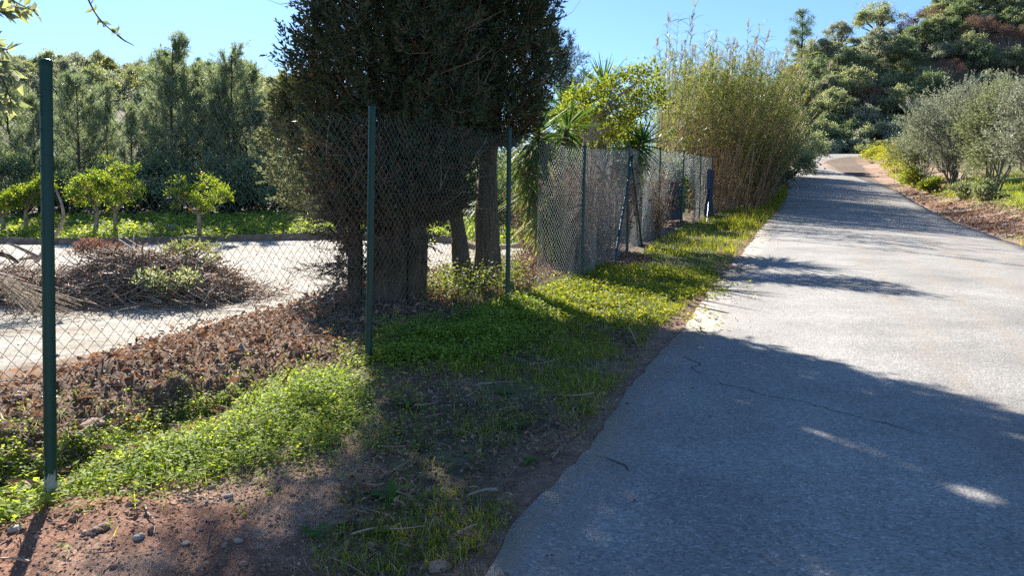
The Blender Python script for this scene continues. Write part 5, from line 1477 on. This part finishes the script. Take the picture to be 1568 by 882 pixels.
litter(np.array([on_d(-7.0, 6), on_d(-7.0, 32), on_d(-9.2, 32), on_d(-8.8, 6)]), 9000, 0.07, 'leaf_litter', 'dry brown debris on the dirt strip across the road', seed=5, th=-0.1, pile=0.02)
def crumbs(pg, n, r, name, label, seed, mat='clod'):
    g = np.random.default_rng(seed); q = sample(pg, n, g)
    T = MB(); blob(T, (0, 0, 0), 1.0, 3, 0, (1, 0.8, 0.6)); TV = np.concatenate(T.v).astype(float); TF = np.concatenate([f for f, _, _ in T.f])
    P = onto(q[:, 0], q[:, 1]); S = r * g.uniform(0.25, 1, n) ** 2.2 * (1 + 1.5 * (g.random(n) < 0.03))
    X, Y, Z = frames(rdir(n, g)); m = MB(); stamp(m, TV, TF, P, X, Y, Z, S); return stuff(name, m, M[mat], label)
crumbs(SOIL_RED, 5200, 0.010, 'gravel', 'crumbs of red earth and grit on the bare ground', 1)
crumbs(SOIL_PATCH, 700, 0.012, 'gravel', 'crumbs of red earth on the bare patch past the second post', 2)
crumbs(np.array([on_d(-1.5, -8), on_d(-1.55, 10), on_d(-2.05, 10), on_d(-2.08, -8)]), 2600, 0.011, 'gravel', 'grit along the edge of the asphalt', 3)
crumbs(np.array([on_d(0.15, -8), on_d(0.15, 1), on_d(1.6, 1), on_d(1.6, -8)]), 2600, 0.035, 'gravel', 'lumps of earth in the ditch behind the wire', 4)
crumbs(YARD, 5200, 0.022, 'gravel', 'loose stones on the gravel yard', 5, 'stone')
crumbs(np.array([on_d(-6.95, 4), on_d(-6.95, 34), on_d(-8.6, 34), on_d(-8.4, 4)]), 1800, 0.05, 'gravel', 'clods on the dirt strip across the road', 6)

# ------------------------------------------------------------------ brush heap in the yard
def brushwood():
    g = np.random.default_rng(31)
    c = G(205, 462); k = c[1] / F
    def heap_z(u):   # u in -1..1 along the heap
        return np.interp(u, [-1.5, -1, -0.6, -0.2, 0.1, 0.5, 0.85, 1.1], [0.3, 0.34, 0.40, 0.52, 0.62, 0.5, 0.36, 0.05])
    n = 5200
    u = np.where(g.random(n) < 0.9, g.uniform(-1.7, 1.0, n), g.uniform(-1.7, 1.45, n)); v = g.normal(size=n) * 0.45
    w = 1.5
    hz = heap_z(u) * np.clip(1 - v * v * 0.9, 0, 1) * (0.7 + 0.9 * vnoise(u * 2.6 + 3, v * 2.2))
    x = c[0] + u * w; y = c[1] + 0.35 + v * 1.05
    z = H(x, y, micro=False) + hz * g.random(n) ** 0.6
    P0 = np.stack([x, y, z], 1)
    a = g.normal(size=n) * 0.75 + np.where(g.random(n) < 0.5, 0.1, math.pi - 0.4) + np.where(u < -0.6, 0.5, 0) 
    D = np.stack([np.cos(a), np.sin(a) * 0.8, g.normal(size=n) * 0.33 - 0.10 * np.sign(np.cos(a)) * u], 1)
    Ln = g.uniform(0.2, 1.0, n)
    s = np.linspace(-0.5, 0.5, 5)
    bend = g.normal(size=(n, 3)) * 0.14
    P = P0[:, None] + D[:, None] * (Ln[:, None] * s)[..., None] + bend[:, None] * (s ** 2)[None, :, None] * 2 * Ln[:, None, None]
    gzz = H(P[..., 0], P[..., 1], micro=False)
    P[..., 2] = np.maximum(P[..., 2], gzz + 0.008)
    m = MB(); tubes(m, P, (0.003 + 0.009 * g.random(n) ** 2)[:, None] * np.array([1.2, 1.1, 1, 0.8, 0.4])[None], 3)
    nl = 4200; k2 = g.integers(0, n, nl)
    leaves(m, P0[k2] + g.normal(size=(nl, 3)) * 0.07, rdir(nl, g), rdir(nl, g), g.uniform(0.04, 0.1, nl), 0.035, 1)
    stuff('brushwood', m, [M['twig_grey'], M['litter']], 'tangled heap of dry cut twigs lying on the gravel yard')
    return c
BC = brushwood()
def stick(name, label, pts, r, mat, cat='branch', group='thick cut branches in the yard', forks=()):
    q = np.array([p if len(p) == 3 and isinstance(p, np.ndarray) else p for p in pts], float)
    q = catmull3(q, 5); o = q[0].copy()
    mb = MB(); tube(mb, q - o, np.linspace(r, r * 0.5, len(q)), 8, cap=True)
    for (i, tip, rr) in forks:
        b = q[int(i * (len(q) - 1))]
        tube(mb, bez(b, (b + tip) / 2 + [0, 0, 0.04], tip, 6) - o, np.linspace(rr, rr * 0.4, 6), 6, cap=True)
    ob = mb.build(name, M[mat]); ob.location = [float(v) for v in o]
    tag(ob, label, cat, group); return ob
def yd(px, py, Z=None, up=0.0):
    if Z is None:
        p = G(px, py); p[2] += up; return p
    return P3(px, py, Z)
stick('cut_branch', 'weathered driftwood like branch lying on the gravel apart from the heap', [yd(330, 448, up=0.03), yd(360, 447, up=0.03), yd(392, 441, up=0.05), yd(410, 436, up=0.07)], 0.016, 'stickpale', forks=((0.92, yd(413, 430, up=0.16), 0.014),))
za = G(300, 425)[1]
stick('cut_branch', 'short split log sticking up from the end of the brush heap', [P3(312, 412, za), P3(325, 403, za), P3(338, 393, za)], 0.06, 'bark_grey')
stick('cut_branch', 'long grey branch slanting down the front of the brush heap', [P3(272, 408, za - 0.6), P3(292, 420, za - 0.7), P3(318, 440, za - 0.8)], 0.022, 'stickpale')
zb = G(40, 430)[1]
stick('cut_branch', 'curved bare branch rising beside the nearest post', [P3(55, 402, zb), P3(80, 368, zb), P3(96, 340, zb), P3(95, 315, zb), P3(86, 290, zb)], 0.04, 'bark_pale', forks=((0.05, P3(30, 398, zb), 0.045), (0.05, P3(10, 372, zb), 0.045)))
stick('cut_branch', 'brown forked limb lying low in the gap beyond the nearest post', [P3(-15, 385, zb + 0.2), P3(12, 392, zb + 0.2), P3(28, 402, zb + 0.2)], 0.06, 'bark_dark')
zc = G(60, 485)[1]
def bundle():
    g = np.random.default_rng(4); mb = MB()
    o = P3(-10, 420, zc)
    for k in range(70):
        f = g.random(); a = P3(-25 + 40 * f, 412 + 40 * f + g.normal() * 3, zc + g.normal() * 0.2); b = P3(78 + 30 * g.normal(), 462 + 30 * f + g.normal() * 5, zc + 0.3 * g.normal())
        tube(mb, bez(a, (a + b) / 2 + [0, 0, 0.03], b, 5) - o, 0.0055, 4)
    ob = mb.build('palm_frond', M['stickpale']); ob.location = [float(v) for v in o]
    tag(ob, 'pale dry frond with parallel ribs lying across the near end of the heap', 'frond')
bundle()
def cut_leafy(label, px, py, Z, w, h, seed, mat):
    g = np.random.default_rng(seed); b = P3(px, py, Z); b[2] = max(b[2], gz(b[0], b[1]) + 0.02)
    t = thing('leafy_branch', label, 'branch', b, 'leafy cut branches on the heap')
    tips = np.array([g.uniform(-w, w, 16), g.uniform(-0.4, 0.1, 16), g.uniform(-0.1, h, 16)]).T
    tr = MB(); limb_set(tr, np.zeros(3), list(tips), 0.012, g, ns=4); tr.build('twigs', M['bark_dark'], t)
    cr = MB(); crown_clumps(cr, tips, np.full(16, 0.16), 900, 0.06, 0.03, g); cr.build('leaves', M[mat], t)
cut_leafy('leafy green cut branch on the near side of the brush heap', 262, 452, BC[1] - 0.25, 0.4, 0.36, 1, 'oak')
cut_leafy('clump of brown leafed twigs on top of the brush heap', 160, 392, BC[1] + 0.9, 0.4, 0.22, 2, 'oak_red')
cut_leafy('half withered leafy branch at the back of the brush heap', 300, 395, BC[1] + 1.0, 0.45, 0.2, 3, 'oak_warm')

# ------------------------------------------------------------------ single stones, sticks and broad weeds
for i, (px, py, r, mt, lab) in enumerate([
        (265, 352, 0.22, 'stone', 'flat pale rock in the weeds beyond the yard edging'), (287, 368, 0.20, 'stone', 'pale rock at the yard edging beside the orange tree trunk'),
        (140, 660, 0.10, 'stone_brown', 'largest tan rock in the ditch behind the wire'), (112, 672, 0.055, 'stone_brown', 'tan rock in the ditch, just beside the nearest post'), (165, 678, 0.06, 'stone_brown', 'rounded tan rock in the ditch, on the sunny side of the largest'),
        (205, 640, 0.07, 'stone_brown', 'brown lump at the shady rim of the ditch'), (50, 705, 0.055, 'stone_brown', 'brown stone among the herbs behind the nearest post'),
        (158, 810, 0.026, 'stone_brown', 'reddish stone on top of a small cluster on the red earth'), (148, 815, 0.022, 'stone_brown', 'reddish stone half hidden in the small cluster on the red earth'), (133, 820, 0.02, 'clod', 'dark lump at the edge of the small stone cluster'),
        (213, 827, 0.022, 'stone', 'whitish flat pebble alone on the red earth'), (188, 760, 0.024, 'stone', 'flat white chip at the edge of the sunlit herbs'), (350, 763, 0.018, 'stone', 'pale pebble near the shadow edge on the red earth'),
        (22, 812, 0.026, 'stone', 'pale chip near the bottom corner by the post shadow'), (113, 798, 0.02, 'stone_brown', 'upright brown clod on the red earth beside the post shadow'), (285, 835, 0.014, 'stone', 'small white pebble in the middle of the red earth'),
        (820, 468, 0.10, 'clod', 'dug up reddish earth mound in the grass by the third post'), (672, 876, 0.04, 'stone_brown', 'grey stone in the shaded grass at the bottom of the picture'), (1003, 408, 0.10, 'stone', 'pale broken stone in the grass below the braced post'),
        (985, 412, 0.07, 'stone', 'smaller pale stone beside the broken one below the braced post')]):
    p = G(px, py); mb = MB(); blob(mb, (0, 0, 0), r, 50 + i, 2, (1.2, 0.9, 0.62 if i != 16 else 0.5), 0.3)
    o = mb.build('stone' if i != 16 else 'earth_mound', M[mt]); o.location = (float(p[0]), float(p[1]), float(p[2] + r * 0.22)); o.rotation_euler = (0, 0, i * 1.1)
    tag(o, lab, 'stone' if i != 16 else 'mound', 'loose stones on the ground' if i != 16 else None)
for i, (a, b, r, lab) in enumerate([((222, 778), (236, 822), 0.004, 'thin pale stick lying on the red earth'), ((1005 - 145, 690), (990 - 145, 705), 0.005, 'pale straw stick in the shaded grass near the asphalt'),
                                    ((762, 758), (712, 768), 0.008, 'curled pale bark strip in the shaded grass'), ((880, 628), (873, 645), 0.005, 'short straw stick near the road edge in the shade'),
                                    ((100, 690), (186, 625), 0.007, 'thin dry stick leaning across the ditch behind the wire'), ((90, 700), (140, 665), 0.012, 'thicker dry stick lying in the ditch beside the post'),
                                    ((-10, 668), (68, 672), 0.010, 'bleached stick lying in the ditch behind the nearest post'), ((0, 640), (22, 690), 0.008, 'forked twig standing in the ditch at the picture edge')]):
    A = G(*a); B = G(*b); A[2] += r * 2; B[2] += r * 2
    stick('stick', lab, [A, (A * 0.6 + B * 0.4) + [0, 0, 0.01], (A * 0.3 + B * 0.7) + [0.01, 0.01, 0.008], B], r, 'stickpale', 'stick', 'dry sticks on the ground')
def dock(label, px, py, s, n, seed, mat='dock', name='broad_weed'):
    g = np.random.default_rng(seed); p = G(px, py); mb = MB()
    for k in range(n):
        a = 6.28 * k / n + g.normal() * 0.3; el = g.uniform(0.35, 1.5)
        D = np.array([math.cos(a), math.sin(a), el]); D /= np.linalg.norm(D)
        S = np.array([-math.sin(a), math.cos(a), 0]); L = s * g.uniform(0.6, 1.1); W = L * 0.24
        rows = []; m = 9
        for j in range(m):
            u = j / (m - 1); c = D * L * u + np.array([math.cos(a), math.sin(a), 0]) * 0.35 * L * u * u - np.array([0, 0, 0.42 * L * u ** 2.2])
            w = W * math.sin(math.pi * min(1, (0.06 + 0.94 * u))) ** 0.8 * (0.35 + 0.9 * u if u < 0.55 else 0.85) / 1.3 * (1 + 0.12 * math.sin(j * 2.6 + k)) + 0.0015
            f = np.array([0, 0, 0.25 * w])
            rows += [c - S * w + f, c, c + S * w + f]
        V = np.array(rows); i_ = np.arange(m - 1)[:, None] * 3; q = np.arange(2)[None]
        mb.add(V, np.stack([i_ + q, i_ + q + 1, i_ + 3 + q + 1, i_ + 3 + q], -1).reshape(-1, 4), 0, True)
    o = mb.build(name, M[mat]); o.location = [float(v) for v in p]; o['label'] = label; o['category'] = 'weed'; o['group'] = 'broad leaved weeds on the verge'
for i, (px, py, s, n, lab) in enumerate([
        (625, 626, 0.20, 9, 'upright broad leaved weed with wavy leaves beside the bare red patch'), (790, 660, 0.17, 8, 'broad leaved weed in the shaded grass nearest the middle of the verge'), (640, 690, 0.13, 7, 'flat broad leaved weed in the shade between grass tufts'),
        (810, 712, 0.11, 7, 'small bright weed in the shade close to the asphalt'), (770, 540, 0.17, 8, 'broad leaved weed at the edge of the dark herbs'), (770, 605, 0.16, 7, 'broad leaved weed past the bare red patch'),
        (480, 828, 0.14, 7, 'broad leaved weed in the bottom shade beside the red earth'), (535, 812, 0.10, 6, 'small broad weed next to the sunlit streak at the bottom'), (598, 765, 0.20, 10, 'leafy weed standing in the sunlit streak on the shaded verge'),
        (590, 820, 0.13, 7, 'lower leafy weed in the sunlit streak'), (850, 590, 0.12, 7, 'small broad weed halfway to the road in the shade'), (930, 500, 0.14, 8, 'broad weed at the edge of the tree shadow near the sunlit grass'),
        (1015, 415, 0.22, 9, 'bright tufted weed by the pale stones below the braced post'), (905, 428, 0.24, 9, 'bright leafy weed at the foot of the fourth post'), (590, 692, 0.11, 6, 'small weed at the shadow edge'),
        (840, 540, 0.16, 9, 'dark spiky weed in the middle of the shaded grass')]):
    dock(lab, px, py, s * 0.62, n, 700 + i)
dock('large tan dead leaf pair curled at the foot of the nearest post', 42, 742, 0.13, 2, 800, 'dryleaf', 'dead_leaf')
dock('single orange dead leaf on the gravel beyond the wire', 22, 488, 0.12, 2, 801, 'dryleaf', 'dead_leaf')

# thin wire strung beyond the yard
def yard_wire():
    t = thing('wire_fence', 'thin pale single wire strung between slim stakes beyond the orange trees', 'fence', G(190, 362))
    o = np.array(t.location); pts = []
    for px in (60, 190, 330, 470, 620, 760):
        b = P3(px, 352, 26.5); b[2] = gz(b[0], b[1]); top = P3(px, 341 + (px - 190) * 0.03, 26.5); pts.append(top)
        m = MB(); tube(m, np.array([b, top]) - o, 0.012, 6); m.build('stake', M['kerb'], t)
    m = MB(); tube(m, catmull3(pts, 6) - o, 0.006, 4); m.build('wire', M['wire_thin'], t)
yard_wire()

# ------------------------------------------------------------------ overhanging branches of the tree beside the viewer
def overhang():
    g = np.random.default_rng(91)
    base = np.array([-4.9, 2.6, 0.0]); base[2] = gz(base[0], base[1])
    t = thing('carob_tree', 'leafy tree at the picture corner whose drooping branches hang over the fence', 'tree', base)
    tr = MB()
    top = np.array([0.3, 0.2, 3.1])
    tube(tr, bez([0, 0, -0.2], [0.1, 0, 1.6], top, 10), np.linspace(0.17, 0.09, 10), 10)
    ends = [P3(20, -4, 4.0) - base, P3(8, 120, 3.6) - base, P3(140, -30, 4.3) - base, P3(-60, 40, 3.7) - base, np.array([-1.2, 0.8, 4.4]), np.array([-0.6, -1.4, 4.3]), np.array([0.8, 0.9, 4.9]), np.array([-1.6, -0.4, 3.6]), np.array([0.2, -0.4, 5.2])]
    limb_set(tr, top, ends, 0.05, g, ns=7)
    cr = MB()
    def sprig(path, n, L, W, spread, mi=0):
        q = catmull3(path, 8); tube(tr, q, np.linspace(0.006, 0.002, len(q)), 5)
        k = np.linspace(0.05, 1, n); P = np.stack([np.interp(k, np.linspace(0, 1, len(q)), q[:, a]) for a in range(3)], 1)
        T = unit(np.gradient(P, axis=0)); sd = rdir(n, g)
        leaves(cr, P, T * 0.6 + sd * spread + np.array([0, 0, -0.15]), rdir(n, g), L * g.uniform(0.7, 1.2, n), W, mi, 0.12)
    Z = 4.0
    # the long hanging twig against the sky
    sprig([P3(120, -40, 4.2) - base, P3(138, 4, 4.15) - base, P3(150, 25, 4.1) - base, P3(166, 42, 4.1) - base, P3(180, 53, 4.1) - base], 24, 0.052, 0.02, 1.0)
    sprig([P3(180, 53, 4.1) - base, P3(190, 61, 4.1) - base, P3(205, 69, 4.1) - base], 3, 0.016, 0.004, 0.8)
    for (pp) in ([(-40, -30, 4.0), (-5, 5, 3.9), (20, 12, 3.9), (48, 10, 3.9)], [(-30, -20, 3.8), (5, -8, 3.8), (30, 6, 3.8), (54, 17, 3.8)], [(-40, 10, 3.9), (-10, 14, 3.8), (8, 20, 3.8)],
                 [(-40, 60, 3.6), (-15, 85, 3.6), (5, 105, 3.55), (28, 125, 3.5)], [(-40, 90, 3.5), (-10, 105, 3.5), (8, 130, 3.45), (20, 165, 3.45)], [(-40, 60, 3.7), (-10, 70, 3.7), (12, 76, 3.7)], [(-40, 120, 3.5), (-15, 135, 3.45), (2, 158, 3.4)]):
        sprig([P3(*q) - base for q in pp], 20, 0.085, 0.034, 0.9)
    sh = [G(*q) for q in ((430, 815), (375, 872), (500, 765), (540, 705), (480, 850), (655, 800), (662, 868), (300, 930), (420, 930), (560, 655), (690, 740))]  # unseen bough added overhead, shaped to throw shade on the verge
    sh = np.array([p + SUN3 * (5.35 - p[2]) / SUN3[2] for p in sh]) - base
    mid = sh.mean(0)
    tube(tr, bez(top, (top + mid) / 2 + [-0.9, 0, 0.9], mid, 14), np.linspace(0.075, 0.03, 14), 8)
    limb_set(tr, mid, list(sh), 0.025, g, ns=5)
    crown_clumps(cr, sh, np.full(len(sh), 0.46), 5200, 0.085, 0.04, g)
    cc = np.array(ends); crown_clumps(cr, cc[4:], np.full(5, 0.75), 2600, 0.075, 0.032, g)
    tr.build('trunk', M['bark_dark'], t); cr.build('crown', M['oak'], t)
overhang()

litter(SOIL_RED, 1500, 0.02, 'leaf_litter', 'small leaf bits and chips on the red earth', seed=9, th=-0.2)
grass(SOIL_RED, 700, (0.03, 0.10), 'dry_grass', 'short straw scattered on the red earth', ('grass_dry',), 0, 2.5, 0.02, 0.0028, 33, 0.9)
crumbs(SOIL_RED, 260, 0.022, 'gravel', 'larger pale chips on the red earth', 12, 'stone_brown')

def twigs(pg, n, name, label, seed):
    g = np.random.default_rng(seed); q = sample(pg, n, g); s = np.linspace(-0.5, 0.5, 5)
    P0 = onto(q[:, 0], q[:, 1], 0.0); P0[:, 2] += 0.015 + 0.05 * g.random(n)
    D = np.concatenate([g.normal(size=(n, 2)), g.normal(size=(n, 1)) * 0.22], 1); L = g.uniform(0.05, 0.26, n)
    P = P0[:, None] + unit(D)[:, None] * (L[:, None] * s)[..., None] + (g.normal(size=(n, 3)) * 0.12)[:, None] * (s ** 2)[None, :, None] * L[:, None, None] * 1.6
    m = MB(); tubes(m, P, (0.0016 + 0.0028 * g.random(n) ** 3)[:, None] * np.array([1.2, 1.1, 1, .8, .5])[None], 4); return stuff(name, m, M['twig_dead'], label)
twigs(MULCH, 1500, 'twigs', 'dry twigs strewn over the brown bank behind the wire', 1)
twigs(VERGE_SHADE, 90, 'twigs', 'bits of dry twig among the shaded grass', 2)
twigs(SOIL_RED, 50, 'twigs', 'dry twig bits on the red earth', 3)
twigs(np.array([on_d(-7.0, 6), on_d(-7.0, 32), on_d(-9.0, 32), on_d(-8.8, 6)]), 320, 'twigs', 'dry twigs on the dirt strip across the road', 4)
crumbs(MULCH, 900, 0.06, 'gravel', 'rough clods of earth on the brown bank behind the wire', 14)

EDGE = np.array([on_d(-1.9, -8), on_d(-1.9, 12), on_d(-2.55, 12), on_d(-2.6, -8)])
litter(EDGE, 900, 0.024, 'leaf_litter', 'leaf bits blown along the edge of the asphalt', seed=41, th=-0.05)
crumbs(EDGE, 2600, 0.010, 'gravel', 'loose grit lying on the edge of the asphalt', 42)
